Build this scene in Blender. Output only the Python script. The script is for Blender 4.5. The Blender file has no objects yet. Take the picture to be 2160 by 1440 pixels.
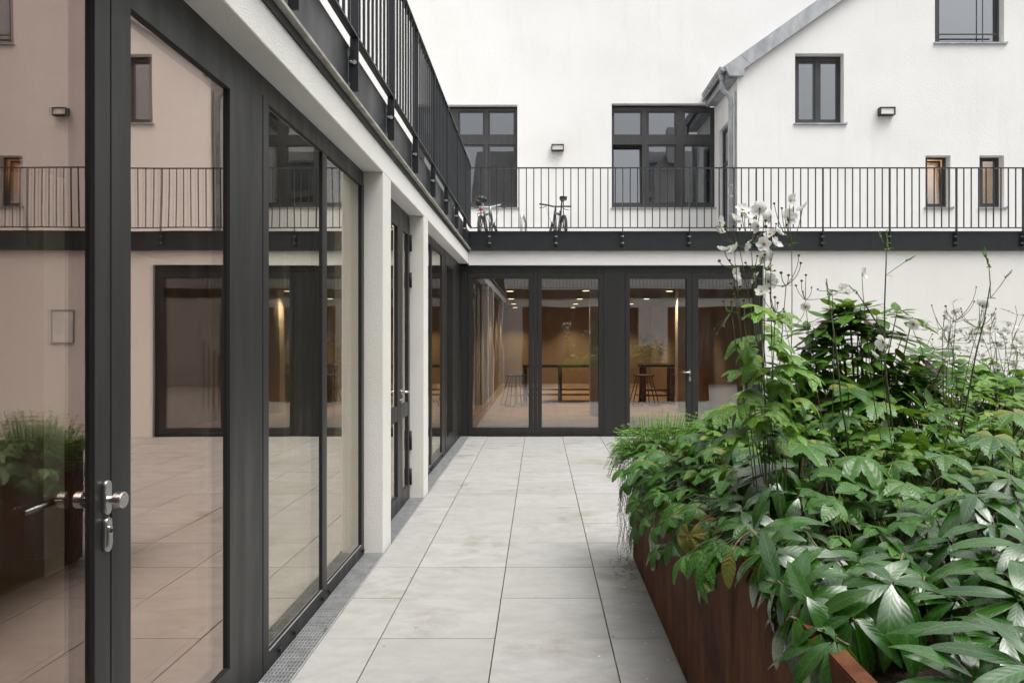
import bpy, math, random
from mathutils import Vector, Matrix, noise
from mathutils.geometry import tessellate_polygon
random.seed(11)
R = math.radians
sc = bpy.context.scene
col = sc.collection
F, CX, CY, H = 1543.0, 1138.0, 717.0, 1.555
def at(px, py, Y):                       # a measured point of the photograph at the depth Y metres
    return Vector(((px - CX) * Y / F, Y, H - (py - CY) * Y / F))

# ------------------------------------------------------------------ mesh builder
class MB:
    def __init__(s):
        s.v, s.f, s.uv, s.mi = [], [], [], []
    def add(s, vs, fs, uvs=None, m=0):
        n = len(s.v)
        s.v.extend([tuple(p) for p in vs])
        s.uv.extend(uvs if uvs else [(0.0, 0.0)] * len(vs))
        for f in fs:
            s.f.append([i + n for i in f]); s.mi.append(m)
    def box(s, x0, x1, y0, y1, z0, z1, m=0):
        s.add([(x0,y0,z0),(x1,y0,z0),(x1,y1,z0),(x0,y1,z0),(x0,y0,z1),(x1,y0,z1),(x1,y1,z1),(x0,y1,z1)],
              [(0,3,2,1),(4,5,6,7),(0,1,5,4),(1,2,6,5),(2,3,7,6),(3,0,4,7)], m=m)
    def mbox(s, mp, u0, u1, z0, z1, w0, w1, m=0):     # box in facade coordinates
        a, b = Vector(mp(u0, z0, w0)), Vector(mp(u1, z1, w1))
        s.box(min(a.x,b.x), max(a.x,b.x), min(a.y,b.y), max(a.y,b.y), min(a.z,b.z), max(a.z,b.z), m)
    def frame(s, mp, u0, u1, z0, z1, tl, tr, tb, tt, w0, w1, m=0):
        o = [(u0,z0),(u1,z0),(u1,z1),(u0,z1)]
        i = [(u0+tl,z0+tb),(u1-tr,z0+tb),(u1-tr,z1-tt),(u0+tl,z1-tt)]
        vs = [mp(u,z,w) for w in (w0,w1) for (u,z) in o+i]
        fs = []
        for k in range(4):
            l = (k+1) % 4
            fs += [(k,l,l+4,k+4), (8+k,8+k+4,8+l+4,8+l), (k,8+k,8+l,l), (k+4,l+4,8+l+4,8+k+4)]
        s.add(vs, fs, m=m)
    def prism(s, pts, fn, w0, w1, m=0):                 # polygon extruded between w0 and w1
        n = len(pts)
        vs = [fn(p, w0) for p in pts] + [fn(p, w1) for p in pts]
        s.add(vs, [tuple(range(n))[::-1], tuple(range(n, 2*n))] + [(k,(k+1)%n,n+(k+1)%n,n+k) for k in range(n)], m=m)
    def tube(s, pts, rad, n=6, cap=True, m=0):
        pts = [Vector(p) for p in pts]
        k = len(pts)
        rs = rad if isinstance(rad, (list, tuple)) else [rad]*k
        t0 = (pts[1]-pts[0]).normalized()
        nn = t0.orthogonal().normalized()
        vs, fs = [], []
        for i in range(k):
            t = (pts[min(i+1,k-1)] - pts[max(i-1,0)])
            t = t.normalized() if t.length > 1e-9 else t0
            nn = (nn - t*nn.dot(t)); nn = nn.normalized() if nn.length > 1e-6 else t.orthogonal().normalized()
            b = t.cross(nn)
            for j in range(n):
                a = 2*math.pi*j/n
                vs.append(pts[i] + (nn*math.cos(a) + b*math.sin(a))*rs[i])
        for i in range(k-1):
            for j in range(n):
                fs.append((i*n+j, i*n+(j+1)%n, (i+1)*n+(j+1)%n, (i+1)*n+j))
        if cap:
            fs.append(tuple(range(n))[::-1]); fs.append(tuple(range((k-1)*n, k*n)))
        s.add(vs, fs, m=m)
    def torus(s, c, axis, r, t, n=32, k=8, m=0):
        c = Vector(c); ax = Vector(axis).normalized(); u = ax.orthogonal().normalized(); w = ax.cross(u)
        vs, fs = [], []
        for i in range(n):
            a = 2*math.pi*i/n; d = u*math.cos(a) + w*math.sin(a)
            for j in range(k):
                b = 2*math.pi*j/k
                vs.append(c + d*(r + t*math.cos(b)) + ax*(t*math.sin(b)))
        for i in range(n):
            for j in range(k):
                fs.append((i*k+j, ((i+1)%n)*k+j, ((i+1)%n)*k+(j+1)%k, i*k+(j+1)%k))
        s.add(vs, fs, m=m)
    def ball(s, c, r, n=8, k=6, sz=1.0, m=0):
        c = Vector(c); vs = [c + Vector((0,0,-r*sz))]
        for i in range(1,k):
            a = math.pi*i/k - math.pi/2
            for j in range(n):
                b = 2*math.pi*j/n
                vs.append(c + Vector((math.cos(a)*math.cos(b)*r, math.cos(a)*math.sin(b)*r, math.sin(a)*r*sz)))
        vs.append(c + Vector((0,0,r*sz)))
        fs = [(0, 1+(j+1)%n, 1+j) for j in range(n)]
        for i in range(k-2):
            for j in range(n):
                fs.append((1+i*n+j, 1+i*n+(j+1)%n, 1+(i+1)*n+(j+1)%n, 1+(i+1)*n+j))
        t = len(vs)-1
        fs += [(t, 1+(k-2)*n+j, 1+(k-2)*n+(j+1)%n) for j in range(n)]
        s.add(vs, fs, m=m)
    def wall(s, mp, outline, holes, w, rev, m=0):        # wall face with real openings and reveals of depth rev
        loops = [[Vector((u,z,0)) for u,z in outline]]
        hl = []
        for (u0,u1,z0,z1) in holes:
            l = [(u0,z0),(u0,z1),(u1,z1),(u1,z0)]
            hl.append(l); loops.append([Vector((u,z,0)) for u,z in l])
        flat = [p for l in loops for p in l]
        tris = tessellate_polygon(loops)
        s.add([mp(p.x,p.y,w) for p in flat], [tuple(t) for t in tris], m=m)
        for l in hl:
            vs = [mp(u,z,w) for u,z in l] + [mp(u,z,w+rev) for u,z in l]
            s.add(vs, [(k,(k+1)%4,4+(k+1)%4,4+k) for k in range(4)], m=m)
    def build(s, name, mat=None, parent=None, smooth=False, bevel=0.0, local=False):
        me = bpy.data.meshes.new(name)
        me.from_pydata(s.v, [], s.f)
        for mt in (mat if isinstance(mat, (list, tuple)) else [mat]):
            me.materials.append(mt)
        me.polygons.foreach_set('material_index', s.mi)
        uvl = me.uv_layers.new(name='UVMap')
        li = [0]*len(me.loops); me.loops.foreach_get('vertex_index', li)
        buf = []
        for i in li: buf.extend(s.uv[i])
        uvl.data.foreach_set('uv', buf)
        me.update()
        return link(name, me, parent, smooth, bevel, local)
def link(name, me, parent=None, smooth=False, bevel=0.0, local=False):
    o = bpy.data.objects.new(name, me); col.objects.link(o)
    if parent:
        o.parent = parent
        if not local:
            o.matrix_parent_inverse = world(parent).inverted()
    if smooth:
        me.polygons.foreach_set('use_smooth', [True]*len(me.polygons))
    if bevel:
        b = o.modifiers.new('bevel', 'BEVEL'); b.width = bevel; b.segments = 2; b.limit_method = 'ANGLE'; b.angle_limit = R(40)
    return o
def world(o):
    m = Matrix.LocRotScale(o.location, o.rotation_euler, o.scale)
    return world(o.parent) @ o.matrix_parent_inverse @ m if o.parent else m
def tag(o, label, cat, group=None):
    o['label'] = label; o['category'] = cat
    if group: o['group'] = group
    return o
def thing(name, label, cat, loc=(0,0,0), rot=(0,0,0), group=None):
    o = bpy.data.objects.new(name, None); col.objects.link(o)
    o.location = loc; o.rotation_euler = rot; o.empty_display_size = .1
    return tag(o, label, cat, group)
def kids(o): return [c for c in bpy.data.objects if c.parent == o]
def copy_tree(o, parent=None):
    c = o.copy(); col.objects.link(c)
    if parent: c.parent = parent
    for k in kids(o): copy_tree(k, c)
    return c
def struct(o, kind='structure'):
    o['kind'] = kind; return o

# ------------------------------------------------------------------ materials
def nt(name):
    m = bpy.data.materials.new(name); m.use_nodes = True
    t = m.node_tree; t.nodes.clear()
    out = t.nodes.new('ShaderNodeOutputMaterial')
    return m, t, out
class N:
    def __init__(s, t): s.t = t
    def __call__(s, typ, ins=None, **kw):
        n = s.t.nodes.new(typ)
        for k, v in kw.items(): setattr(n, k, v)
        for k, v in (ins or {}).items():
            if hasattr(v, 'is_output') or isinstance(v, bpy.types.NodeSocket): s.t.links.new(v, n.inputs[k])
            else: n.inputs[k].default_value = v
        return n
    def math(s, op, a, b=0.0, c=0.0):
        n = s.t.nodes.new('ShaderNodeMath'); n.operation = op
        for i, v in enumerate((a, b, c)):
            if isinstance(v, bpy.types.NodeSocket): s.t.links.new(v, n.inputs[i])
            else: n.inputs[i].default_value = v
        return n.outputs[0]
    def mix(s, f, a, b, blend='MIX'):
        n = s.t.nodes.new('ShaderNodeMix'); n.data_type = 'RGBA'; n.blend_type = blend
        for k, v in ((0, f), (6, a), (7, b)):
            if isinstance(v, bpy.types.NodeSocket): s.t.links.new(v, n.inputs[k])
            else: n.inputs[k].default_value = v if k == 0 else (*v, 1.0) if len(v) == 3 else v
        return n.outputs[2]
    def ramp(s, v, lo, hi, a=0.0, b=1.0, smooth=True):
        n = s.t.nodes.new('ShaderNodeMapRange'); n.interpolation_type = 'SMOOTHSTEP' if smooth else 'LINEAR'
        s.t.links.new(v, n.inputs[0])
        for i, q in zip((1,2,3,4), (lo,hi,a,b)): n.inputs[i].default_value = q
        return n.outputs[0]
    def noise(s, vec, scale, detail=4, rough=.55, dist=0.0):
        n = s.t.nodes.new('ShaderNodeTexNoise'); n.inputs['Scale'].default_value = scale
        n.inputs['Detail'].default_value = detail; n.inputs['Roughness'].default_value = rough; n.inputs['Distortion'].default_value = dist
        if vec is not None: s.t.links.new(vec, n.inputs['Vector'])
        return n.outputs['Fac']
    def scaled(s, vec, sc_):
        n = s.t.nodes.new('ShaderNodeMapping'); n.inputs['Scale'].default_value = sc_
        s.t.links.new(vec, n.inputs['Vector']); return n.outputs[0]
    def bump(s, h, strength, dist):
        n = s.t.nodes.new('ShaderNodeBump'); n.inputs['Strength'].default_value = strength; n.inputs['Distance'].default_value = dist
        s.t.links.new(h, n.inputs['Height']); return n.outputs[0]
def mat(name, base, rough=.6, metal=0.0, spec=.5, var=.08, vscale=3.0, stretch=(1,1,1), bump=0.0, bscale=200.0, bdist=.002, base2=None, rvar=0.0, coat=0.0):
    m, t, out = nt(name); n = N(t)
    co = n('ShaderNodeTexCoord').outputs['Object']
    st = n.scaled(co, stretch)
    f = n.noise(st, vscale, 6)
    f2 = n.ramp(f, .3, .7)
    b2 = base2 or tuple(c*(1-var*2) for c in base)
    c = n.mix(f2, tuple(c_*(1+var) for c_ in base) if not base2 else base, b2)
    p = n('ShaderNodeBsdfPrincipled', {'Base Color': c, 'Roughness': rough, 'Metallic': metal, 'Specular IOR Level': spec, 'Coat Weight': coat})
    if rvar:
        t.links.new(n.ramp(f, .3, .7, rough-rvar, rough+rvar), p.inputs['Roughness'])
    if bump:
        t.links.new(n.bump(n.noise(co, bscale, 3), bump, bdist), p.inputs['Normal'])
    t.links.new(p.outputs[0], out.inputs[0])
    return m
def mat_stucco(name, base, dirt, bump, scale, dist, dirtamt=.35):
    m, t, out = nt(name); n = N(t)
    co = n('ShaderNodeTexCoord').outputs['Object']
    big = n.ramp(n.noise(co, .7, 5, .6), .35, .75)
    streak = n.ramp(n.noise(n.scaled(co, (3.0, 3.0, .35)), 1.6, 5, .6), .5, .85)
    f = n.math('MULTIPLY', n.math('ADD', n.math('MULTIPLY', big, .5), n.math('MULTIPLY', streak, .5)), dirtamt)
    c = n.mix(f, base, dirt)
    spots = n.ramp(n.noise(co, 9.0, 4, .7), .72, .8)
    c = n.mix(n.math('MULTIPLY', spots, .3*dirtamt), c, tuple(x*.45 for x in dirt))
    vor = n('ShaderNodeTexVoronoi', {'Vector': co, 'Scale': scale}).outputs['Distance']
    h = n.math('ADD', n.math('MULTIPLY', n.noise(co, scale*.8, 4, .6), 1.2), vor)
    p = n('ShaderNodeBsdfPrincipled', {'Base Color': c, 'Roughness': .9, 'Specular IOR Level': .2, 'Normal': n.bump(h, bump, dist)})
    t.links.new(p.outputs[0], out.inputs[0]); return m
def mat_glass(name, tint, refl, f0, pw, k=1.0, rough=0.0):
    m, t, out = nt(name); n = N(t)
    fac = n('ShaderNodeLayerWeight', {'Blend': .5}).outputs['Facing']
    f = n.math('MULTIPLY_ADD', n.math('POWER', fac, pw), (1-f0)*k, f0)
    co = n('ShaderNodeTexCoord').outputs['Object']
    wob = n.bump(n.noise(co, 1.1, 1), .16, .01)
    g = n('ShaderNodeBsdfGlossy', {'Color': (*refl, 1), 'Roughness': rough, 'Normal': wob})
    tr = n('ShaderNodeBsdfTransparent', {'Color': (*tint, 1)})
    x = n('ShaderNodeMixShader', {0: f, 1: tr.outputs[0], 2: g.outputs[0]})
    dust = n.math('ADD', n.math('MULTIPLY', n.ramp(n.noise(co, 75.0, 2, .5), .77, .80), .30), n.math('MULTIPLY', n.ramp(n.noise(n.scaled(co, (4, 4, .6)), 2.5, 5, .65), .45, .8), .035))
    df = n('ShaderNodeBsdfDiffuse', {'Color': (.55,.53,.5,1)})
    y = n('ShaderNodeMixShader', {0: dust, 1: x.outputs[0], 2: df.outputs[0]})
    t.links.new(y.outputs[0], out.inputs[0]); return m
def mat_emit(name, c, s):
    m, t, out = nt(name); n = N(t)
    e = n('ShaderNodeEmission', {'Color': (*c, 1), 'Strength': s}); t.links.new(e.outputs[0], out.inputs[0]); return m
def mat_tiles(name):
    m, t, out = nt(name); n = N(t)
    co = n('ShaderNodeTexCoord').outputs['Object']
    geo = n('ShaderNodeNewGeometry')
    rnd = geo.outputs['Random Per Island']
    off = n('ShaderNodeVectorMath', {0: co, 1: n('ShaderNodeCombineXYZ', {0: n.math('MULTIPLY', rnd, 37.0), 1: n.math('MULTIPLY', rnd, 91.0), 2: 0.0}).outputs[0]}, operation='ADD').outputs[0]
    st = n.ramp(n.noise(n.scaled(off, (1.0, 1.7, 1)), 3.4, 8, .70, .25), .3, .72)
    c = n.mix(st, (.385,.383,.374), (.285,.282,.270))
    c = n.mix(n.ramp(rnd, 0, 1, 0, .85, False), c, (.30,.30,.285))
    # damp and lichen stains that run across the joints, dark specks
    stain = n.math('MULTIPLY', n.ramp(n.noise(co, 1.25, 6, .68, .4), .50, .70), n.ramp(n.noise(co, 4.3, 5, .7), .40, .62))
    c = n.mix(n.math('MULTIPLY', stain, .85), c, (.19,.18,.12))
    dirt = n.ramp(n.noise(n.scaled(co, (1.0, 2.2, 1)), 1.9, 7, .7, .7), .57, .78)
    c = n.mix(n.math('MULTIPLY', dirt, .5), c, (.22,.215,.195))
    sp = n.ramp(n.noise(co, 62.0, 2, .5), .72, .77)
    sp2 = n.ramp(n.noise(co, 17.0, 2, .5), .725, .77)
    c = n.mix(n.math('MULTIPLY', n.math('MAXIMUM', sp, sp2), .75), c, (.10,.095,.080))
    fine = n.noise(co, 320.0, 2)
    c = n.mix(n.ramp(fine, .3, .7, 0, .10), c, (.2,.2,.2))
    p = n('ShaderNodeBsdfPrincipled', {'Base Color': c, 'Roughness': n.ramp(st, 0, 1, .5, .68), 'Specular IOR Level': .38, 'Normal': n.bump(n.noise(co, 90.0, 4), .12, .002)})
    t.links.new(p.outputs[0], out.inputs[0]); return m
def mat_corten(name):
    m, t, out = nt(name); n = N(t)
    co = n('ShaderNodeTexCoord').outputs['Object']
    s1 = n.noise(n.scaled(co, (5, 5, 1.1)), 2.6, 7, .66)
    s2 = n.noise(n.scaled(co, (55, 55, 1.6)), 2.0, 4, .6)
    pat = n.noise(co, 2.6, 5, .6)
    c = n.mix(n.ramp(s1, .36, .66), (.070,.025,.013), (.135,.054,.026))
    c = n.mix(n.ramp(s2, .50, .75, 0, .28), c, (.21,.088,.038))
    c = n.mix(n.ramp(pat, .46, .68, 0, .75), c, (.038,.016,.012))
    sp = n.ramp(n.noise(co, 70.0, 2), .73, .79)
    c = n.mix(n.math('MULTIPLY', sp, .35), c, (.24,.17,.12))
    h = n.math('ADD', s2, n.noise(co, 160.0, 4))
    p = n('ShaderNodeBsdfPrincipled', {'Base Color': c, 'Roughness': .75, 'Metallic': .0, 'Specular IOR Level': .10, 'Normal': n.bump(h, .25, .0015)})
    t.links.new(p.outputs[0], out.inputs[0]); return m
def mat_leaf(name, c1, c2, edge=None, rough=.32, spec=.5, vein=.5, freq=9.0, slope=1.6, trans=.22, midl=.5, dark=None, coat=0.0):
    m, t, out = nt(name); n = N(t)
    geo = n('ShaderNodeNewGeometry'); rnd = geo.outputs['Random Per Island']; back = geo.outputs['Backfacing']
    tc = n('ShaderNodeTexCoord'); uv = tc.outputs['UV']; co = tc.outputs['Object']
    sx = n('ShaderNodeSeparateXYZ', {0: uv}); u, v = sx.outputs[0], sx.outputs[1]
    au = n.math('ABSOLUTE', u)
    c = n.mix(n.ramp(rnd, 0, 1, 0, 1, False), c1, c2)
    blot = n.ramp(n.noise(co, 26.0, 4, .6), .35, .75)
    c = n.mix(n.math('MULTIPLY', blot, .35), c, tuple(x*.6 for x in c1))
    sec = n.math('SINE', n.math('MULTIPLY', n.math('SUBTRACT', n.math('MULTIPLY', v, freq), n.math('MULTIPLY', au, slope)), 6.2832))
    vm = n.math('MULTIPLY', n.ramp(sec, .78, 1.0), n.ramp(au, .95, .6))
    mid = n.ramp(au, .10, .02)
    pale = tuple(min(1, x*1.9+.02) for x in c2)
    c = n.mix(n.math('MULTIPLY', vm, .10), c, pale)
    c = n.mix(n.math('MULTIPLY', mid, midl), c, pale)
    r2 = n.math('FRACT', n.math('MULTIPLY', rnd, 17.31))
    if edge:
        e = n.math('MULTIPLY', n.ramp(n.math('ADD', au, n.math('MULTIPLY', n.noise(co, 18.0, 3), .35)), 1.02, 1.25), n.ramp(r2, .45, .9))
        c = n.mix(n.math('MULTIPLY', e, .85), c, edge)
        y = n.ramp(n.math('FRACT', n.math('MULTIPLY', rnd, 53.7)), .982, .992)
        c = n.mix(n.math('MULTIPLY', y, .7), c, edge)
    if dark:
        c = n.mix(n.ramp(n.math('FRACT', n.math('MULTIPLY', rnd, 91.7)), .9, .93), c, dark)
    c = n.mix(n.math('MULTIPLY', back, .5), c, tuple(x*1.6+.012 for x in c2))
    quilt = n.math('ADD', n.math('MULTIPLY', n.math('COSINE', n.math('MULTIPLY', n.math('SUBTRACT', n.math('MULTIPLY', v, freq), n.math('MULTIPLY', au, slope)), 6.2832)), -.5), n.math('MULTIPLY', mid, -1.3))
    quilt = n.math('ADD', quilt, n.math('MULTIPLY', n.noise(co, 70.0, 3), 1.0))
    b = n.bump(quilt, vein, .0035)
    ro = n.ramp(n.noise(co, 40.0, 4), .3, .7, rough*.75, rough*1.3)
    p = n('ShaderNodeBsdfPrincipled', {'Base Color': c, 'Roughness': ro, 'Specular IOR Level': spec, 'Normal': b, 'Coat Weight': coat, 'Coat Roughness': .2, 'Coat IOR': 1.6})
    tl = n('ShaderNodeBsdfTranslucent', {'Color': n.mix(.5, c, (.22,.34,.02)), 'Normal': b})
    x = n('ShaderNodeMixShader', {0: trans, 1: p.outputs[0], 2: tl.outputs[0]})
    t.links.new(x.outputs[0], out.inputs[0]); return m

M = {}
M['wall'] = mat_stucco('white render', (.79,.787,.775), (.60,.59,.555), .32, 42.0, .005, .5)
M['rough'] = mat_stucco('cream roughcast', (.72,.715,.68), (.52,.50,.43), .55, 150.0, .005, .5)
M['beam'] = mat_stucco('cream beam render', (.755,.75,.725), (.56,.545,.48), .45, 140.0, .004, .40)
M['frame'] = mat('anthracite frame', (.021,.021,.0208), .42, 0, .45, .10, 5.0, (2,2,.25), .05, 300, rvar=.07)
M['frame2'] = mat('grey window frame', (.050,.050,.052), .45, 0, .4, .1, 6.0, (2,2,.3), rvar=.05)
M['steel'] = mat('painted steel', (.021,.024,.028), .40, .1, .5, .12, 3.5, (1,1,.6), rvar=.07)
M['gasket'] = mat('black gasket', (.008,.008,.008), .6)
M['zinc'] = mat('weathered zinc', (.40,.415,.43), .45, .45, .5, .12, 5.0, (1,1,.5), .06, 60, base2=(.26,.275,.295))
M['ledge'] = mat('grey drip edge', (.48,.47,.43), .5, .2, .5, .15, 8, base2=(.28,.27,.22))
M['galv'] = mat('galvanised steel', (.50,.51,.52), .42, .35, .5, .1, 14.0, base2=(.36,.37,.38))
M['stainless'] = mat('brushed stainless', (.62,.61,.59), .28, 1.0, .5, .04, 40, (1,1,8))
M['tiles'] = mat_tiles('porcelain paving')
M['joint'] = mat('mossy joint', (.055,.05,.03), .95, 0, .2, .2, 8, base2=(.11,.085,.025), bump=.5, bscale=120)
M['dark'] = mat('channel dark', (.02,.02,.02), .9)
M['corten'] = mat_corten('corten steel')
M['soil'] = mat('soil', (.022,.016,.011), .95, 0, .2, .2, 14, base2=(.05,.036,.022), bump=1.0, bscale=45, bdist=.03)
M['glass_door'] = mat_glass('coated door glass', (.93,.895,.87), (.92,.765,.685), .15, 1.4, .80)
M['glass_near'] = mat_glass('rose coated door glass', (.90,.93,.90), (.88,.67,.60), .10, 1.5, .72)
M['glass_fixed'] = mat_glass('coated fixed glass', (.92,.935,.905), (.93,.88,.79), .15, 1.4, .80)
M['glass_back'] = mat_glass('clear glazing', (.96,.955,.94), (.95,.97,1.0), .15, 2.0, .8)
M['glass_up'] = mat_glass('window glass', (.45,.47,.48), (.88,.91,.95), .25, 1.6, .8)
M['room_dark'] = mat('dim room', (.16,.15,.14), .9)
M['int_wall'] = mat('tan interior wall', (.30,.215,.125), .8, 0, .2, .06, .8)
M['int_pale'] = mat('pale interior wall', (.60,.57,.50), .8, 0, .2, .04, .8)
M['int_rose'] = mat('rose interior wall', (.15,.08,.065), .8, 0, .2, .06, .8)
M['slats'] = mat('ribbed timber', (.42,.32,.22), .6, 0, .3, .1, 4, (1,1,.1))
M['int_floor'] = mat('stoneware floor', (.40,.255,.155), .5, 0, .35, .06, 2.0, base2=(.33,.205,.125))
M['int_ceil'] = mat('dark soffit', (.10,.085,.07), .85)
M['skirt'] = mat('painted skirting', (.62,.55,.43), .5)
M['black'] = mat('black powder coat', (.012,.012,.013), .45)
M['wood_dark'] = mat('dark stained oak', (.04,.03,.025), .45, 0, .4, .15, 6, (1,8,1))
M['lampwhite'] = mat('opal diffuser', (.75,.76,.75), .35)
M['lamp'] = mat_emit('downlight glow', (1.0, .80, .50), 2.2)
M['warm_lit'] = mat('warm plaster', (.55,.43,.28), .8)
M['rubber'] = mat('tyre rubber', (.014,.014,.014), .75)
M['bike_silver'] = mat('bike alloy', (.50,.51,.53), .3, .9)
M['bike_grey'] = mat('bike frame paint', (.045,.05,.06), .3, .2, coat=.5)
M['bike_white'] = mat('bike white paint', (.62,.62,.64), .3, .2, coat=.5)
M['bike_dark'] = mat('dark rim alloy', (.12,.12,.125), .35, .7)
M['red'] = mat('red lens', (.45,.02,.02), .25)
M['white_paint'] = mat('white painted metal', (.66,.67,.68), .4)
M['slate'] = mat('dark roof tiles', (.045,.042,.042), .6, 0, .4, .15, 2.0)
M['deck'] = mat('roof membrane', (.30,.30,.29), .85, 0, .2, .1, 2)
M['rhodo'] = mat_leaf('rhododendron leaf', (.028,.090,.008), (.070,.175,.016), None, .34, .5, .2, 8, 1.4, .25, .5, dark=(.05,.028,.018))
M['laurel'] = mat_leaf('glossy laurel leaf', (.010,.058,.004), (.027,.110,.008), (.20,.28,.03), .24, .65, .10, 9, 1.7, .14, .45, coat=.62)
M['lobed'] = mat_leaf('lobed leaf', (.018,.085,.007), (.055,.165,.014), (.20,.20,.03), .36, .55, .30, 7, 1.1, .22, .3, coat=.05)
M['lobed_light'] = mat_leaf('light lobed leaf', (.085,.21,.020), (.14,.28,.028), (.26,.30,.03), .36, .55, .3, 7, 1.1, .30, .3)
M['leaflet'] = mat_leaf('fresh leaflet', (.075,.175,.020), (.125,.25,.030), (.32,.34,.04), .40, .5, .3, 6, 1.2, .32, .3)
M['bedstraw'] = mat_leaf('bedstraw leaf', (.13,.29,.05), (.21,.41,.08), None, .55, .3, .1, 5, 1.2, .35, .2)
M['withered'] = mat_leaf('withered leaf', (.16,.12,.03), (.24,.24,.06), (.22,.13,.07), .6, .3, .8, 8, 1.1, .3, .5)
M['stem'] = mat('green stem', (.07,.10,.035), .5, 0, .4, .15, 20, base2=(.055,.05,.028))
M['stem2'] = mat('anemone stem', (.12,.15,.06), .5, 0, .4, .15, 20, base2=(.075,.065,.04))
M['palestem'] = mat('pale stem', (.20,.25,.10), .5, 0, .4, .15, 20)
M['bark'] = mat('twig bark', (.11,.08,.06), .8, 0, .3, .2, 30, base2=(.20,.16,.12))
M['dry'] = mat('dry creeper', (.17,.11,.07), .85, 0, .2, .2, 40)
M['bud'] = mat('seed head', (.035,.035,.012), .7, 0, .3, .2, 60, base2=(.10,.11,.02))
M['yellow'] = mat('stamens', (.62,.38,.03), .7, 0, .2, .2, 90)
M['sticker'] = mat('dark sticker', (.012,.012,.012), .5)
def mat_petal():
    m, t, out = nt('white petal'); n = N(t)
    co = n('ShaderNodeTexCoord').outputs['Object']
    c = n.mix(n.noise(co, 60.0, 3), (.86,.86,.85), (.76,.77,.75))
    d = n('ShaderNodeBsdfPrincipled', {'Base Color': c, 'Roughness': .6, 'Specular IOR Level': .25})
    tl = n('ShaderNodeBsdfTranslucent', {'Color': (.85,.86,.80,1)})
    x = n('ShaderNodeMixShader', {0: .35, 1: d.outputs[0], 2: tl.outputs[0]})
    t.links.new(x.outputs[0], out.inputs[0]); return m
M['petal'] = mat_petal()
# ------------------------------------------------------------------ setting: ground, patio, terrace
Lm = lambda u, z, w: (w, u, z)          # the left facade: u runs away from the camera, w is X
Bm = lambda u, z, w: (u, w, z)          # facades facing the camera: u is X, w is Y
XF, YB = -1.145, 11.8                   # faces of the left and the back render beams
b = MB(); b.box(-60, 60, -60, 70, -.6, -.1)
struct(b.build('ground', M['joint']))
b = MB(); b.box(-1.132, 14.4, -1.3, YB, -.09, -.010, 1)
yy = 3.816 - .6*9
while yy < YB:
    xx = -.832 - .6
    while xx < 14.4:
        x0, x1 = max(xx+.003, -1.130), min(xx+.6-.003, 14.4)
        y0, y1 = max(yy+.0022, -1.3), min(yy+.6-.0022, YB)
        if x1 - x0 > .02 and y1 - y0 > .02:
            dz = random.uniform(-.0012, .0012)
            b.box(x0, x1, y0, y1, -.009, dz)
        xx += .6
    yy += .6
struct(b.build('patio', [M['tiles'], M['joint']], bevel=.0012))
b = MB(); b.box(-3.2, XF-.004, -1.3, 16.2, 2.99, 3.25); b.box(XF-.004, 14.4, YB+.004, 16.2, 2.99, 3.25)
struct(b.build('roof_deck', M['deck']))

# ------------------------------------------------------------------ the glazed ground floor
wing = thing('glazed_wing', 'cream rendered single storey wing with tall anthracite framed glazing round two sides of the patio', 'building', (-1.3, 6, 0))
def part(fn, name, m, parent, **k):
    q = MB(); fn(q); return q.build(name, m, parent, **k)
for y0, y1 in ((.55, .97), (5.36, 5.64), (7.245, 7.52)):
    part(lambda q: q.box(XF-.28, XF, y0, y1, -.08, 2.785), 'pillar', M['rough'], wing, bevel=.006)
part(lambda q: q.box(XF-.28, XF, -1.3, YB, 2.785, 2.99), 'beam', M['beam'], wing, bevel=.006)
part(lambda q: q.prism([(XF, 2.762), (3.62, 2.762), (3.62, -.05), (14.4, -.05), (14.4, 2.99), (XF, 2.99)], lambda p, w: (p[0], w, p[1]), YB, YB+.3), 'wall', M['beam'], wing)
# steel edge of the terrace
part(lambda q: (q.box(XF, XF+.010, -1.3, YB, 3.028, 3.306)), 'fascia', M['steel'], wing)
part(lambda q: (q.box(XF+.01, 14.4, YB-.02, YB, 3.028, 3.306), [q.box(x, x+.006, YB-.024, YB-.02, 3.03, 3.30) for x in (2.09, 5.33, 8.5)],
     q.box(XF+.05, 14.4, YB-.045, YB-.02, 3.028, 3.050)), 'fascia', M['steel'], wing)
part(lambda q: (q.box(XF, XF+.046, -1.3, YB-.05, 2.998, 3.014), q.box(XF, XF+.034, -1.3, YB-.05, 3.014, 3.028)), 'drip_edge', M['ledge'], wing)
part(lambda q: q.box(XF, 14.4, YB-.06, YB, 2.992, 3.026), 'drip_edge', M['steel'], wing)
part(lambda q: q.box(XF, XF+.012, -1.3, YB-.05, 2.952, 2.998), 'mould_shadow_strip', M['gasket'], wing)  # black strip for the mould and painted-in shadow below the drip edge
part(lambda q: q.box(-1.40, XF+.008, -.5, YB, -.095, -.055), 'drain_channel', M['dark'], wing)

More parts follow.
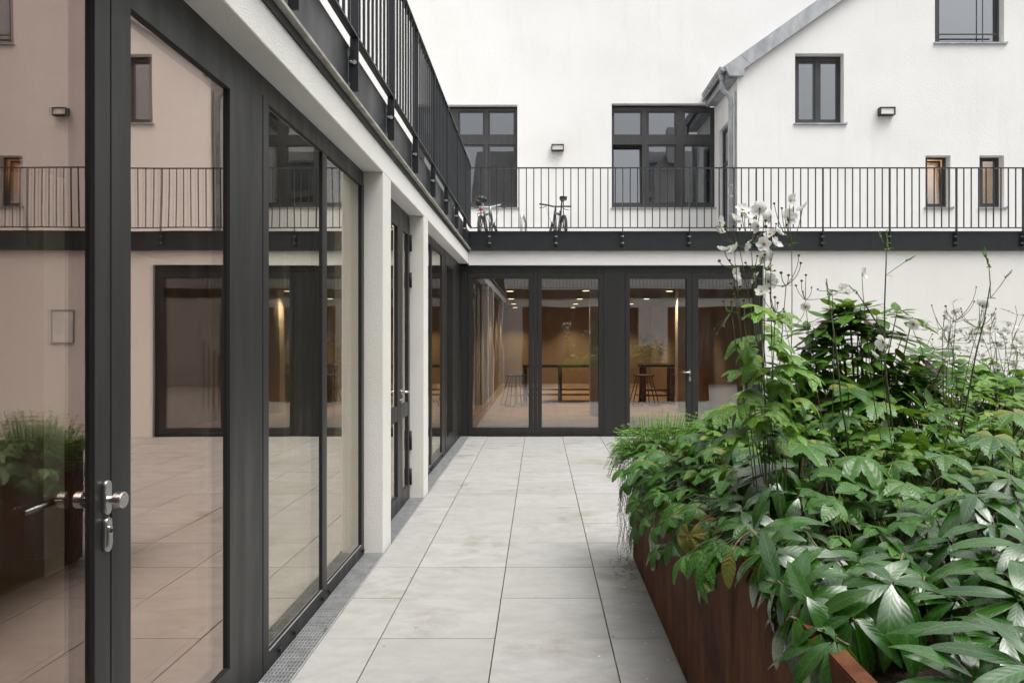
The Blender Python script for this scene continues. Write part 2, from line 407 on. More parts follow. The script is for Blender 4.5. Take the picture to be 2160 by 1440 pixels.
WX0, WX1 = -1.372, -1.285
def pane(parent, mp, u0, u1, z0, z1, w0, w1, m):
    q = MB(); q.mbox(mp, u0, u1, z0, z1, w0, w1); return q.build('pane', m, parent)
GL = (-1.322, -1.298)
def left_leaf(u0, u1, glassm, tl=.105, tr=.076):
    q = MB(); q.frame(Lm, u0, u1, .045, 2.69, tl, tr, .15, .095, WX0, WX1+.002)
    d = q.build('door', M['frame'], wing, bevel=.0025)
    pane(d, Lm, u0+tl-.004, u1-tr+.004, .19, 2.60, GL[0], GL[1], glassm)
    q = MB(); q.frame(Lm, u0+tl+.0005, u1-tr-.0005, .1955, 2.5945, .004, .004, .004, .004, WX1-.0125, WX1-.005)
    q.build('gasket', M['gasket'], d)
    return d
d1 = left_leaf(1.27, 2.187, M['glass_near'])
d2 = left_leaf(2.193, 3.108, M['glass_door'])
part(lambda q: (q.mbox(Lm, .97, 5.36, 2.694, 2.785, WX0, WX1-.004), q.mbox(Lm, .97, 3.44, -.02, .041, WX0, WX1-.003),
     q.mbox(Lm, .975, 1.266, .041, 2.694, WX0, WX1-.002), q.mbox(Lm, 3.112, 3.40, .041, 2.694, WX0, WX1-.002),
     q.mbox(Lm, 2.17, 2.21, .05, 2.69, WX0-.01, WX0)), 'door_frame', M['frame'], wing, bevel=.002)
def left_window(u0, u1, mull, glassm):
    q = MB(); q.frame(Lm, u0, u1, -.02, 2.694, .07, .07, .095, .022, WX0, WX1)
    q.mbox(Lm, mull[0], mull[1], .075, 2.672, WX0, WX1-.002)
    for u in (u0+.2, mull[0]-.02, mull[1]+.02, u1-.06, u0+.9*(mull[0]-u0)*.5):
        q.mbox(Lm, u-.014, u+.014, .022, .042, WX1, WX1+.016)
    d = q.build('window', M['frame'], wing, bevel=.002)
    for a, c in ((u0+.07, mull[0]), (mull[1], u1-.07)):
        pane(d, Lm, a-.005, c+.005, .07, 2.677, GL[0], GL[1], glassm)
        q = MB(); q.frame(Lm, a+.0005, c-.0005, .0755, 2.6715, .004, .004, .004, .004, WX1-.0125, WX1-.005); q.build('gasket', M['gasket'], d)
        q = MB(); q.mbox(Lm, a+.01, c-.01, .075, .079, WX1-.012, WX1-.0015); q.build('glazing_bead', M['galv'], d)
left_window(3.404, 5.358, (4.338, 4.43), M['glass_fixed'])
left_window(7.524, 9.70, (8.66, 8.77), M['glass_fixed'])
part(lambda q: (q.mbox(Lm, 7.525, 11.86, 2.697, 2.785, WX0, WX1-.004), q.mbox(Lm, 9.703, 9.995, -.02, 2.694, WX0, WX1-.002),
     q.mbox(Lm, 10.925, 11.86, -.02, 2.694, WX0, WX1-.003), q.mbox(Lm, 9.996, 10.924, -.02, .041, WX0, WX1-.003)), 'door_frame', M['frame'], wing, bevel=.002)
left_leaf(9.999, 10.921, M['glass_fixed'])
# timber style double door with a mid rail between the two pillars
part(lambda q: (q.mbox(Lm, 5.645, 7.24, 2.71, 2.785, WX0, WX1-.004), q.mbox(Lm, 5.645, 5.683, -.02, 2.708, WX0, WX1-.006), q.mbox(Lm, 7.222, 7.242, -.02, 2.708, WX0, WX1-.006)), 'door_frame', M['frame'], wing, bevel=.002)
for u0, u1, sl, sr in ((5.686, 6.712, .10, .10), (6.718, 7.220, .13, .085)):
    q = MB(); q.frame(Lm, u0, u1, .0, 2.705, sl, sr, .14, .125, WX0+.01, WX1+.004); q.mbox(Lm, u0+sl, u1-sr, .82, .955, WX0+.01, WX1+.002)
    for z0, z1 in ((.14, .82), (.955, 2.58)):
        q.frame(Lm, u0+sl, u1-sr, z0, z1, .014, .014, .014, .014, WX0+.02, WX1-.020)
    d = q.build('door', M['frame'], wing, bevel=.003)
    for z0, z1 in ((.14, .82), (.955, 2.58)):
        pane(d, Lm, u0+sl, u1-sr, z0, z1, GL[0], GL[1], M['glass_fixed'])
    if u0 > 6:
        for z0, z1 in ((2.43, 2.59), (2.07, 2.22), (.47, .66), (.13, .29)):
            q = MB(); q.tube([(WX1+.014, 7.225, z0), (WX1+.014, 7.225, z1)], .011, 8); q.build('hinge', M['frame'], d, smooth=True)
        q = MB(); q.tube([(WX1+.004, 6.775, 1.075), (WX1+.052, 6.775, 1.075), (WX1+.060, 6.785, 1.075), (WX1+.058, 6.91, 1.07)], [.010,.010,.011,.009], 8)
        q.build('lever', M['stainless'], d, smooth=True)
        for z in (1.075, .99):
            q = MB(); q.tube([(WX1+.003, 6.775, z), (WX1+.013, 6.775, z)], .026, 16); q.build('lock_plate', M['stainless'], d)
# knob, cylinder guard and the inside lever of the nearest door
def obround(q, y, z0, z1, r, x0, x1):
    pts = [(y + r*math.cos(a), z1 - r + r*math.sin(a)) for a in [math.pi*k/10 for k in range(11)]]
    pts += [(y + r*math.cos(a), z0 + r + r*math.sin(a)) for a in [math.pi + math.pi*k/10 for k in range(11)]]
    q.prism(pts, lambda p, w: (w, p[0], p[1]), x0, x1)
XS = WX1 + .002
q = MB(); obround(q, 2.160, 1.04, 1.142, .0165, XS, XS+.012); q.build('knob_plate', M['stainless'], d1, bevel=.003)
q = MB(); q.tube([(XS+.011, 2.163, 1.083), (XS+.030, 2.163, 1.083)], .013, 20); q.tube([(XS+.030, 2.163, 1.083), (XS+.032, 2.163, 1.083), (XS+.054, 2.163, 1.083), (XS+.056, 2.163, 1.083)], [.023,.0245,.0245,.022], 28); q.build('knob', M['stainless'], d1, smooth=False, bevel=.0012)
q = MB(); obround(q, 2.160, .931, 1.035-.002, .0165, XS, XS+.014); q.build('lock_plate', M['stainless'], d1, bevel=.004)
q = MB(); obround(q, 2.160, .945, 1.010, .0105, XS+.014, XS+.018); q.build('lock_guard', M['stainless'], d1, bevel=.0015)
q = MB(); q.tube([(XS+.018, 2.160, .993), (XS+.020, 2.160, .993)], .0062, 12); q.build('keyhole', M['gasket'], d1)
q = MB(); q.tube([(WX0, 2.155, 1.08), (WX0-.05, 2.155, 1.08), (WX0-.06, 2.145, 1.08), (WX0-.058, 2.03, 1.075)], [.010,.010,.011,.009], 10); q.build('lever', M['stainless'], d1, smooth=True)
# glazing below the back beam
BW0, BW1, BG = 11.86, 11.945, (11.890, 11.914)
part(lambda q: (q.mbox(Bm, -1.30, 3.62, 2.638, 2.765, BW0+.006, BW1), q.mbox(Bm, -1.30, 3.62, -.03, .052, BW0+.002, BW1), q.mbox(Bm, -1.283, -1.166, .052, 2.638, BW0+.004, BW1),
     q.mbox(Bm, -.102, -.034, .052, 2.638, BW0+.006, BW1), q.mbox(Bm, 1.035, 1.388, .052, 2.638, BW0+.003, BW1), q.mbox(Bm, 3.555, 3.62, .052, 2.638, BW0+.004, BW1),
     [q.mbox(Bm, x-.02, x+.02, .022, .048, BW0-.016, BW0+.002) for x in (-1.13, -.43, .275, .98, 1.6, 2.3)]), 'door_frame', M['frame'], wing, bevel=.002)
for k, (u0, u1, sl, sr) in enumerate(((-1.162, -.106, .068, .062), (-.030, 1.031, .060, .066), (1.392, 2.470, .068, .084), (2.475, 3.551, .095, .080))):
    q = MB(); q.frame(Bm, u0, u1, .056, 2.634, sl, sr, .072, .077, BW0, BW1)
    q.frame(Bm, u0+sl, u1-sr, .128, 2.557, .008, .008, .008, .008, BW0+.014, BW1-.01)
    d = q.build('door', M['frame'], wing, bevel=.002)
    pane(d, Bm, u0+sl-.004, u1-sr+.004, .124, 2.561, BG[0], BG[1], M['glass_back'])
    if k == 2:
        q = MB(); q.tube([(2.437, BW0, 1.035), (2.437, BW0-.05, 1.035), (2.425, BW0-.058, 1.035), (2.31, BW0-.056, 1.03)], [.011,.011,.012,.010], 8); q.build('lever', M['stainless'], d, smooth=True)
        for z in (1.035, .93):
            q = MB(); obround_b = [(2.437 + .018*math.cos(a), z + .045*math.sin(a)) for a in [2*math.pi*j/20 for j in range(20)]]
            q.prism(obround_b, lambda p, w: (p[0], w, p[1]), BW0-.012, BW0); q.build('lock_plate', M['stainless'], d)
# rooms behind the glass
part(lambda q: (q.box(-8, -1.402, -1.3, 12.0, -.055, -.004), q.box(-8, 3.9, 12.0, 24.6, -.055, -.004)), 'floor', M['int_floor'], wing)
part(lambda q: [q.box(-8, 3.9, y, y+.006, -.004, -.0025) for y in [12.4+.9*k for k in range(13)]] + [q.box(x, x+.006, 12, 24.3, -.0025, -.001) for x in (-.6, .6, 1.8, 3.0)], 'floor_joint', M['room_dark'], wing)
part(lambda q: (q.box(-5.2, XF-.29, -1.3, 12.0, 2.66, 2.985), q.box(-5.2, 3.9, 12.12, 24.6, 2.64, 2.985)), 'ceiling', M['int_ceil'], wing)
part(lambda q: (q.box(-1.25, 3.9, 24.3, 24.5, 0, 2.64), q.box(3.70, 3.9, 12.12, 24.3, 0, 2.64), q.box(-1.45, -1.25, 16.5, 24.3, 0, 2.64)), 'wall', M['int_wall'], wing)
part(lambda q: (q.box(-5.4, -5.2, -1.3, 16.4, 0, 2.66), q.box(-5.2, XF-.3, -1.5, -1.3, 0, 2.66), q.box(-5.2, -1.46, 12.0, 12.1, 0, 2.66)), 'wall', M['int_rose'], wing)
def slats(q):
    x = -5.2
    while x < -1.27:
        q.box(x, x+.035, 16.36, 16.40, .1, 2.64); x += .06
    q.box(-5.2, -1.25, 16.40, 16.5, .1, 2.64)
part(slats, 'slatted_wall', M['slats'], wing)
part(lambda q: (q.box(-5.2, -1.25, 16.34, 16.4, 0, .1), q.box(-1.25, -1.235, 16.34, 24.3, 0, .1), q.box(-1.235, 3.7, 24.285, 24.3, 0, .1)), 'skirting', M['skirt'], wing)
for (x0, x1, y0, y1, mm) in ((-3.9, -3.26, 4.81, 5.07, 'int_pale'), (-3.9, -3.26, 9.3, 9.56, 'int_pale'), (1.04, 1.40, 15.0, 15.3, 'skirt'), (2.95, 3.25, 15.6, 15.9, 'skirt')):
    c = part(lambda q: q.box(x0, x1, y0, y1, .12, 2.66), 'column', M[mm], wing)
    part(lambda q: q.box(x0-.015, x1+.015, y0-.015, y1+.015, 0, .12), 'plinth', M['skirt'], c)
n_l = 0
for (x, y) in ((-.63, 15.65), (-.72, 18.6), (-.75, 21.2), (-.78, 23.5), (.98, 15.5), (1.02, 18.6), (1.05, 21.2), (1.08, 23.5), (2.78, 15.65), (2.72, 18.6), (2.66, 21.2), (2.62, 23.5)):
    where = {15: 'nearest the glazing', 18: 'second from the glazing', 21: 'third from the glazing', 23: 'close to the tan end wall'}[int(y)]
    rowl = 'along the slatted wall side' if x < 0 else 'in the middle row' if x < 2 else 'along the opposite side wall'
    t = thing('ceiling_light', f'round warm downlight {rowl}, {where}', 'ceiling light', (x, y, 2.64), group='downlights in the glazed room')
    q = MB(); q.tube([(x, y, 2.64), (x, y, 2.600)], .085, 20); q.build('housing', M['black'], t)
    q = MB(); q.tube([(x, y, 2.5995), (x, y, 2.594)], .072, 20); q.build('diffuser', M['lamp'], t)
    L = bpy.data.lights.new('bulb', 'SPOT'); L.energy = 95; L.color = (1.0, .82, .58); L.spot_size = R(105); L.spot_blend = .7; L.shadow_soft_size = .07
    lo = bpy.data.objects.new('bulb', L); col.objects.link(lo); lo.parent = t; lo.location = (0, 0, -.06)
# drain grates in front of the glazing
seg = [(1.1,2.095),(2.1,3.09),(3.1,4.09),(4.1,5.095),(5.105,5.355),(5.645,6.595),(6.605,7.24),(7.525,8.475),(8.485,9.575),(9.585,10.665),(10.675,11.84)]
names = ['beside the knobbed door leaf', 'before the second door leaf', 'before the dark panel beside the door', 'below the fixed window', 'short, at the foot of the first pillar',
         'below the wide leaf of the door between the pillars', 'below the narrow leaf of the door between the pillars', 'past the second pillar', 'second beyond the second pillar', 'third beyond the second pillar', 'ending in the corner of the patio']
for (y0, y1), nm in zip(seg, names):
    q = MB(); x0, x1 = -1.281, -1.140
    q.box(x0, x1, y0, y0+.005, -.022, -.001); q.box(x0, x1, y1-.005, y1, -.022, -.001)
    for k in range(9):
        x = x0 + .001 + (x1-x0-.004)*k/8; q.box(x, x+.0026, y0+.005, y1-.005, -.018, -.003)
    k = y0 + .036
    while k < y1 - .02:
        q.box(x0+.0005, x1-.0005, k, k+.0036, -.017, -.0015); k += .038
    q.box(x1+.001, x1+.007, y0, y1, -.03, .0015)
    tag(q.build('drain_grate', M['galv']), f'galvanised mesh drain grate {nm}', 'drain grate', 'drain grates along the left glazing')

# ------------------------------------------------------------------ railings round the terrace
ZT, ZB = 4.32, 3.352
def railing(name, label, mp, w, wo, u0, u1, posts, flange=.022, balus=True, low=3.065, bz=(3.215, 3.11)):
    # w: centre line, wo: +1/-1 outward direction
    t = thing(name, label, 'railing', mp((u0+u1)/2, 3.1, w), group='terrace railings')
    q = MB(); q.mbox(mp, u0, u1, ZT-.014, ZT, w-.022, w+.022); q.build('top_rail', M['steel'], t)
    q = MB(); q.mbox(mp, u0, u1, ZB-.004, ZB+.009, w-.022, w+.022); q.build('bottom_rail', M['steel'], t)
    for p in posts:
        q = MB(); q.mbox(mp, p-.006, p+.006, low, ZB-.004, w-.025, w+.025); q.mbox(mp, p-.006, p+.006, ZB+.009, ZT-.014, w-.025, w+.025)
        q.mbox(mp, p-.006-flange, p-.006, 3.085, 3.24, w-.030*wo, w-.022*wo); q.mbox(mp, p+.006, p+.006+flange, 3.085, 3.24, w-.030*wo, w-.022*wo)
        po = q.build('post', M['steel'], t)
        q = MB()
        for z in bz:
            c = Vector(mp(p, z, w+.004*wo)); ax = Vector(mp(1, 0, 0)) - Vector(mp(0, 0, 0))
            q.tube([c - ax*.0065, c - ax*.014], .013, 8); q.tube([c + ax*.0065, c + ax*.014], .013, 8)
            c2 = Vector(mp(p, z, w-.022*wo)); nn = Vector(mp(0, 0, wo)) - Vector(mp(0, 0, 0))
            for sgn in (-1, 1):
                q.tube([c2 + ax*sgn*.017, c2 + ax*sgn*.017 + nn*.012], .008, 6)
        q.build('bolt', M['galv'], po)
    ps = sorted([u0] + list(posts) + [u1])
    me = None
    if balus:
        for a, c in zip(ps[:-1], ps[1:]):
            n = max(1, round((c-a)/.1185))
            for k in range(1, n):
                u = a + (c-a)*k/n
                if me is None:
                    q = MB(); q.box(-.0075, .0075, -.0075, .0075, ZB+.009, ZT-.014)
                    o = q.build('baluster', M['steel'], t, local=True); me = o.data
                else:
                    o = bpy.data.objects.new('baluster', me); col.objects.link(o); o.parent = t
                o.location = Vector(mp(u, 0, w)) - Vector((t.location.x, t.location.y, t.location.z))
    return t
railing('railing', 'dark steel bar railing running above the tall glazing towards the corner', Lm, -1.100, 1, 1.05, YB-.03, [1.128+1.073*k for k in range(10)], .004, low=3.03, bz=(3.20,))
railing('railing', 'dark steel bar railing crossing in front of the two bicycles and the gabled house', Bm, YB-.06, -1, XF+.07, 9.448, [-.806+1.071*k for k in range(10)])

railing('railing', 'further run of dark steel bar railing continuing past the gabled house to the boundary wall', Bm, YB-.06, -1, 9.452, 14.38, [9.904+1.071*k for k in range(5)])

# ------------------------------------------------------------------ white house behind the terrace
def window(parent, mp, u0, u1, z0, z1, cols, rows, w, sillx=(.03,.05), tilt=None, glass='glass_up', wsill=.17, front=None):
    holes = [(a, c, e, f) for a, c in cols for e, f in rows]
    q = MB(); q.wall(mp, [(u0,z0),(u1,z0),(u1,z1),(u0,z1)], holes, w, .06)
    q.mbox(mp, u0, u1, z0, z0+.01, w+.001, w+.07); 
    d = q.build('window', M['frame2'], parent)
    for j, (a, c, e, f) in enumerate(holes):
        mq = mp
        if tilt == j: mq = lambda u, z, ww: mp(u, z, ww + .03 + (z-e)*.085)
        q = MB(); q.frame(mq, a+.004, c-.004, e+.004, f-.004, .035, .035, .035, .035, w+.014, w+.052); q.build('sash', M['frame2'], d)
        q = MB(); vs = [mq(u, z, ww) for ww in (w+.026, w+.040) for (u, z) in ((a+.035,e+.035),(c-.035,e+.035),(c-.035,f-.035),(a+.035,f-.035))]
        q.add(vs, [(0,3,2,1),(4,5,6,7),(0,1,5,4),(1,2,6,5),(2,3,7,6),(3,0,4,7)]); q.build('pane', M[glass], d)
    q = MB(); q.mbox(mp, u0-sillx[0], u1+sillx[1], z0-.034, z0-.004, w-wsill, w+.03); q.mbox(mp, u1+sillx[1]-.012, u1+sillx[1], z0-.004, z0+.012, w-wsill, w)
    q.build('sill', M['zinc'], d)
    return d
house = thing('white_house', 'tall white rendered house wall behind the terrace with two large three part windows', 'building', (0, 16.2, 3.2))
W1, W2 = (-2.72, -.49, 4.49, 6.76), (1.60, 3.905, 4.49, 6.79)
part(lambda q: q.wall(Bm, [(-3.2,3.0),(4.2,3.0),(4.2,15),(-3.2,15)], [W1, W2], 16.2, .16), 'wall', M['wall'], house)
part(lambda q: q.box(4.2, 14.4, 16.2, 16.4, 3.0, 15), 'wall', M['wall'], house)
def px16(a, c): return ((a-CX)*16.34/F, (c-CX)*16.34/F)
rows = [(4.585, 5.91), (6.10, 6.66)]
window(house, Bm, W2[0]+.01, W2[1]-.004, W2[2], W2[3]-.05, [px16(1292,1354), px16(1365,1426), px16(1441,1502)], rows, 16.32, tilt=0, wsill=.15)
window(house, Bm, W1[0]+.01, W1[1]-.01, W1[2], W1[3]-.05, [(-2.62, -2.0), px16(967,1022), px16(1030,1087)], rows, 16.32, wsill=.15)
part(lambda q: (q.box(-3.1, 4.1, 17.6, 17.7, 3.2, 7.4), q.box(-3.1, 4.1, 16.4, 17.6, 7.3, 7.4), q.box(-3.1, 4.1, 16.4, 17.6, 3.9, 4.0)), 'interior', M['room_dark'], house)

gable = thing('gabled_house', 'white gabled house with zinc roof edge, downpipe and four small grey windows', 'building', (6, 14.5, 3.2))
YG = 14.5
def gx(p): return (p-CX)*YG/F
def gz(p): return H-(p-CY)*YG/F
G1 = (gx(1677), gx(1780), gz(260), gz(113)); G2 = (gx(1972), gx(2118), gz(90), gz(90)+1.62)
G3 = (gx(1952), gx(2005), gz(437), gz(328)); G4 = (gx(2066), gx(2118), gz(437), gz(328))
part(lambda q: q.wall(Bm, [(3.92,3.0),(14.4,3.0),(14.4,6.98),(9.16,10.62),(3.92,6.95)], [G1,G2,G3,G4], YG, .17), 'wall', M['wall'], gable)
part(lambda q: q.wall(Lm, [(YG,3.0),(16.2,3.0),(16.2,6.9),(YG,6.9)], [(15.22,15.95,3.26,6.10)], 3.92, .10), 'wall', M['wall'], gable)
dg = part(lambda q: (q.frame(Lm, 15.23, 15.94, 3.27, 6.09, .07, .07, .10, .07, 3.99, 4.05), q.mbox(Lm, 15.30, 15.87, 5.3, 5.38, 4.0, 4.05)), 'door', M['frame2'], gable)
pane(dg, Lm, 15.30, 15.87, 3.36, 6.02, 4.015, 4.035, M['glass_up'])
part(lambda q: q.box(4.4, 4.5, 15.0, 16.1, 3.2, 6.3), 'interior', M['room_dark'], gable)
f2 = YG + .16
def gwin(G, cols, rows, **k):
    return window(gable, Bm, G[0]+.002, G[1]-.006, G[2], G[3]-.004, cols, rows, f2, (.03, .06), wsill=.20, **k)
def pxg(a, c): return ((a-CX)*(f2+.01)/F, (c-CX)*(f2+.01)/F)
zg = lambda a, c: (H-(c-CY)*f2/F, H-(a-CY)*f2/F)
gwin(G1, [pxg(1681,1719), pxg(1727,1767)], [zg(130, 256)])
g2 = gwin(G2, [pxg(1975,2101)], [(G2[2]+.05, G2[3]-.07)])
q = MB()
zb = gz(70)
q.box(G2[0]-.005, G2[1]-.10, YG+.06, YG+.075, zb-.012, zb+.012)
for x in (gx(1985), gx(2078)): q.box(x-.008, x+.008, YG+.078, YG+.09, G2[2]+.02, G2[3])
q.build('guard_bar', M['frame2'], g2)
gwin(G3, [pxg(1955,1990)], [zg(336,433)], tilt=0, glass='glass_back')
gwin(G4, [pxg(2069,2101)], [zg(336,433)], glass='glass_back')
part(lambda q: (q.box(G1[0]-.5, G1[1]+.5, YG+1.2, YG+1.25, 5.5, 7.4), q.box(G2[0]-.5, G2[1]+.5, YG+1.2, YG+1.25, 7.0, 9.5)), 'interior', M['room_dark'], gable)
lit = part(lambda q: (q.box(G3[0]-.5, G4[1]+.5, YG+1.1, YG+1.2, 3.3, 5.4), q.box(G3[0]-.5, G4[1]+.5, YG+.2, YG+1.1, 5.3, 5.4), q.box(G3[0]-.5, G4[1]+.5, YG+.2, YG+1.1, 3.3, 3.4), q.box(G3[1]+.35, G3[1]+.40, YG+.25, YG+1.1, 3.4, 5.3)), 'lit_room', M['warm_lit'], gable)
for x in ((G3[0]+G3[1])/2 + .1, (G4[0]+G4[1])/2 + .1):
    L = bpy.data.lights.new('room_bulb', 'POINT'); L.energy = 5.5; L.color = (1.0, .80, .55); L.shadow_soft_size = .08
    lo = bpy.data.objects.new('room_bulb', L); col.objects.link(lo); lo.parent = gable; lo.matrix_parent_inverse = world(gable).inverted(); lo.location = (x, YG+.75, 5.0)
# roof of the gable
sl = .70
def roofz(x): return 7.02 + (x-3.645)*sl
roof = part(lambda q: (q.prism([(3.60, 6.83), (9.16, roofz(9.16)-.11), (14.72, 6.83), (14.72, 6.93), (9.16, roofz(9.16)), (3.60, 6.93)], lambda p, w: (p[0], w, p[1]), YG-.02, 16.2)), 'roof', M['zinc'], gable)
def verge(q):
    up = lambda x: 6.935 + (x-3.645)*sl
    q.prism([(3.645, up(3.645)), (3.74, 6.75), (4.03, 6.75), (4.03, up(4.03)-.315), (9.16, up(9.16)-.315), (14.3, up(4.03)-.315), (14.68, up(3.645)), (9.16, up(9.16)+.02)], lambda p, w: (p[0], w, p[1]), YG-.12, YG-.03)
    for x in (3.96, 5.65, 7.4):
        d = .16
        q.prism([(x, up(x)+.004), (x+.012, up(x)+.012), (x+.012+.2, up(x)-.31+.14), (x+.2, up(x)-.32+.14)], lambda p, w: (p[0], w, p[1]), YG-.124, YG-.12)
part(verge, 'verge', M['zinc'], gable)
part(lambda q: (q.box(3.70, 3.915, YG-.02, 16.19, 6.72, 6.80), q.box(3.69, 3.70, YG-.02, 16.19, 6.70, 6.84)), 'eaves_board', M['zinc'], gable)
def gutter(q):
    n = 10; r = .08; cx, cz = 3.64, 6.93
    ys = [YG-.09, 16.05]
    for rr in (r, r-.006):
        vs = [(cx + rr*math.cos(math.pi + math.pi*k/n), y, cz + rr*math.sin(math.pi + math.pi*k/n)) for y in ys for k in range(n+1)]
        q.add(vs, [(k, k+1, n+2+k, n+1+k) for k in range(n)])
    for y in ys:
        q.add([(cx + r*math.cos(math.pi + math.pi*k/n), y, cz + r*math.sin(math.pi + math.pi*k/n)) for k in range(n+1)], [tuple(range(n+1))])
    q.tube([(cx-r, ys[0], cz+.004), (cx-r, ys[1], cz+.004)], .011, 6)
    for y in (YG+.45, YG+1.0):
        q.tube([(cx + (r+.004)*math.cos(math.pi + math.pi*k/n), y, cz + (r+.004)*math.sin(math.pi + math.pi*k/n)) for k in range(n+1)], .009, 4)
gt = part(gutter, 'gutter', M['zinc'], gable, smooth=True)
q = MB(); q.tube([(3.64, YG+.10, 6.87), (3.645, YG+.10, 6.70)], [.072, .046], 14); q.build('outlet', M['zinc'], gt, smooth=True)
DP = [(3.645, YG+.10, 6.72), (3.648, YG+.10, 6.60), (3.67, YG+.10, 6.53), (3.72, YG+.10, 6.48), (3.775, YG+.10, 6.44), (3.81, YG+.10, 6.37), (3.82, YG+.10, 6.28), (3.82, YG+.10, 3.26)]
dp = part(lambda q: q.tube(DP, .047, 14), 'downpipe', M['zinc'], gable, smooth=True)
for z in (6.22, 4.62, 4.05, 4.40):
    q = MB(); q.tube([(3.82, YG+.10, z), (3.82, YG+.10, z+.035)], .055, 14); q.build('pipe_clamp', M['zinc'], dp)
part(lambda q: q.tube([(3.895, YG+.06, 6.5), (3.895, YG+.06, 3.26)], .013, 6), 'conductor', M['zinc'], gable)
# wall lamps
for (x0, x1, z0, z1, y, lb) in ((.262, .536, 5.72, 5.86, 16.2, 'black framed box wall lamp on the white wall between the two large windows'), (6.70, 7.00, 5.98, 6.135, 14.5, 'black framed box wall lamp on the gabled house right of its double window')):
    t = thing('wall_lamp', lb, 'wall lamp', ((x0+x1)/2, y, (z0+z1)/2), group='box wall lamps')
    q = MB(); q.box(x0, x1, y-.125, y, z1-.018, z1); q.box(x0, x1, y-.125, y, z0, z0+.018); q.box(x0, x0+.018, y-.125, y, z0+.018, z1-.018); q.box(x1-.018, x1, y-.125, y, z0+.018, z1-.018); q.build('housing', M['black'], t, bevel=.002)
    q = MB(); q.box(x0+.018, x1-.018, y-.105, y-.01, z0+.018, z1-.018); q.build('diffuser', M['lampwhite'], t)
# the rest of the court round and behind the camera
upper = thing('upper_storey', 'white rendered upper storey set back behind the railing over the tall glazing', 'building', (-3.2, 7, 3.2))
part(lambda q: (q.box(-3.5, -3.2, -1.3, 16.2, 2.99, 10.0),), 'wall', M['wall'], upper)
rear = thing('rear_building', 'white courtyard building behind the viewer with a railed terrace, seen only as reflection', 'building', (4, -1.3, 0))
part(lambda q: q.wall(Bm, [(-1.42,-.05),(14.4,-.05),(14.4,2.985),(-1.42,2.985)], [(-.6,3.4,.0,2.7),(4.4,8.4,.0,2.7)], -1.3, -.25), 'wall', M['beam'], rear)
part(lambda q: (q.box(-1.4, 14.4, -3.6, -3.5, 0, 2.9), q.box(-1.4, 14.4, -3.5, -1.56, -.05, -.004)), 'interior', M['room_dark'], rear)
part(lambda q: (q.wall(lambda u, z, w: (u, w, z), [(-3.5,3.2),(14.4,3.2),(14.4,8.2),(-3.5,8.2)], [(.3,2.4,4.3,6.6),(4.6,6.7,4.3,6.6),(9,11,4.3,6.6)], -4.6, -.2), q.box(-3.5, 14.4, -6.0, -5.9, 3.2, 8.2)), 'wall', M['wall'], rear)
for (x0, x1) in ((.3,2.4),(4.6,6.7),(9,11)):
    for (z0, z1) in ((4.3,6.6),):
        wdw = part(lambda q: (q.frame(Bm, x0, x1, z0, z1, .09, .09, .09, .09, -4.78, -4.72), q.mbox(Bm, (x0+x1)/2-.05, (x0+x1)/2+.05, z0+.09, z1-.09, -4.78, -4.73)), 'window', M['frame2'], rear)
        pane(wdw, Bm, x0+.09, x1-.09, z0+.09, z1-.09, -4.76, -4.74, M['glass_up'])
part(lambda q: (q.box(-3.5, 14.4, -4.6, -1.304, 2.99, 3.22)), 'terrace_slab', M['deck'], rear)
part(lambda q: q.box(-1.1, 14.4, -1.3, -1.25, 2.99, 3.306), 'fascia', M['steel'], rear)
part(lambda q: q.prism([(-4.3,8.2),(-4.3,8.35),(-8.5,12.2),(-8.5,8.2)], lambda p, w: (w, p[0], p[1]), -3.5, 14.4), 'roof', M['slate'], rear)
for x in (1.2, 5.2, 9.6):
    dm = part(lambda q: (q.box(x-.7, x+.7, -6.8, -4.9, 8.7, 10.6), q.box(x-.85, x+.85, -6.9, -4.75, 10.6, 10.75)), 'dormer', M['zinc'], rear)
    part(lambda q: q.box(x-.5, x+.5, -4.9, -4.88, 9.2, 10.45), 'pane', M['glass_up'], dm)
for x in (-.8, 3.4, 7.4):
    part(lambda q: q.box(x-.35, x+.35, -8.2, -7.5, 11.0, 13.2), 'chimney', M['rough'], rear)
rt = part(lambda q: (q.box(-1.1, 9.4, -1.24, -1.20, ZT-.014, ZT), q.box(-1.1, 9.4, -1.24, -1.20, ZB, ZB+.012), [q.box(-1.1+.119*k, -1.1+.119*k+.014, -1.227, -1.213, ZB+.012, ZT-.014) for k in range(89)]), 'terrace_railing', M['steel'], rear)
bound = thing('boundary_wall', 'plain white rendered wall closing the far side of the court', 'wall', (14.5, 5, 0))
part(lambda q: q.box(14.4, 14.7, -6, 16.4, -.1, 7.0), 'wall', M['wall'], bound)

# ------------------------------------------------------------------ furniture in the glazed room
def bar_table(x0, x1, y, z, legs, label):
    t = thing('bar_table', label, 'bar table', ((x0+x1)/2, y, 0), group='bar tables in the glazed room')
    q = MB(); q.box(x0, x1, y-.32, y+.32, z-.06, z); q.build('tabletop', M['wood_dark'], t, bevel=.004)
    for lx in legs:
        for ly in (y-.26, y+.26):
            q = MB(); q.box(lx-.045, lx+.045, ly-.03, ly+.03, 0, z-.06); q.build('leg', M['black'], t)
        q = MB(); q.box(lx-.02, lx+.02, y-.23, y+.23, .10, .14); q.build('crossbar', M['black'], t)
    for zz in (.17, .30):
        q = MB(); q.box(min(legs)+.03, max(legs)-.03, y-.012, y+.012, zz-.02, zz+.02); q.build('footrail', M['black'], t)
bar_table(-.42, 1.85, 18.6, .93, (-.36, .52, 1.75), 'long black bar table standing beyond the first pair of glass doors')
bar_table(2.50, 3.66, 18.3, .95, (2.58, 3.28), 'black bar table behind the second pair of glass doors')
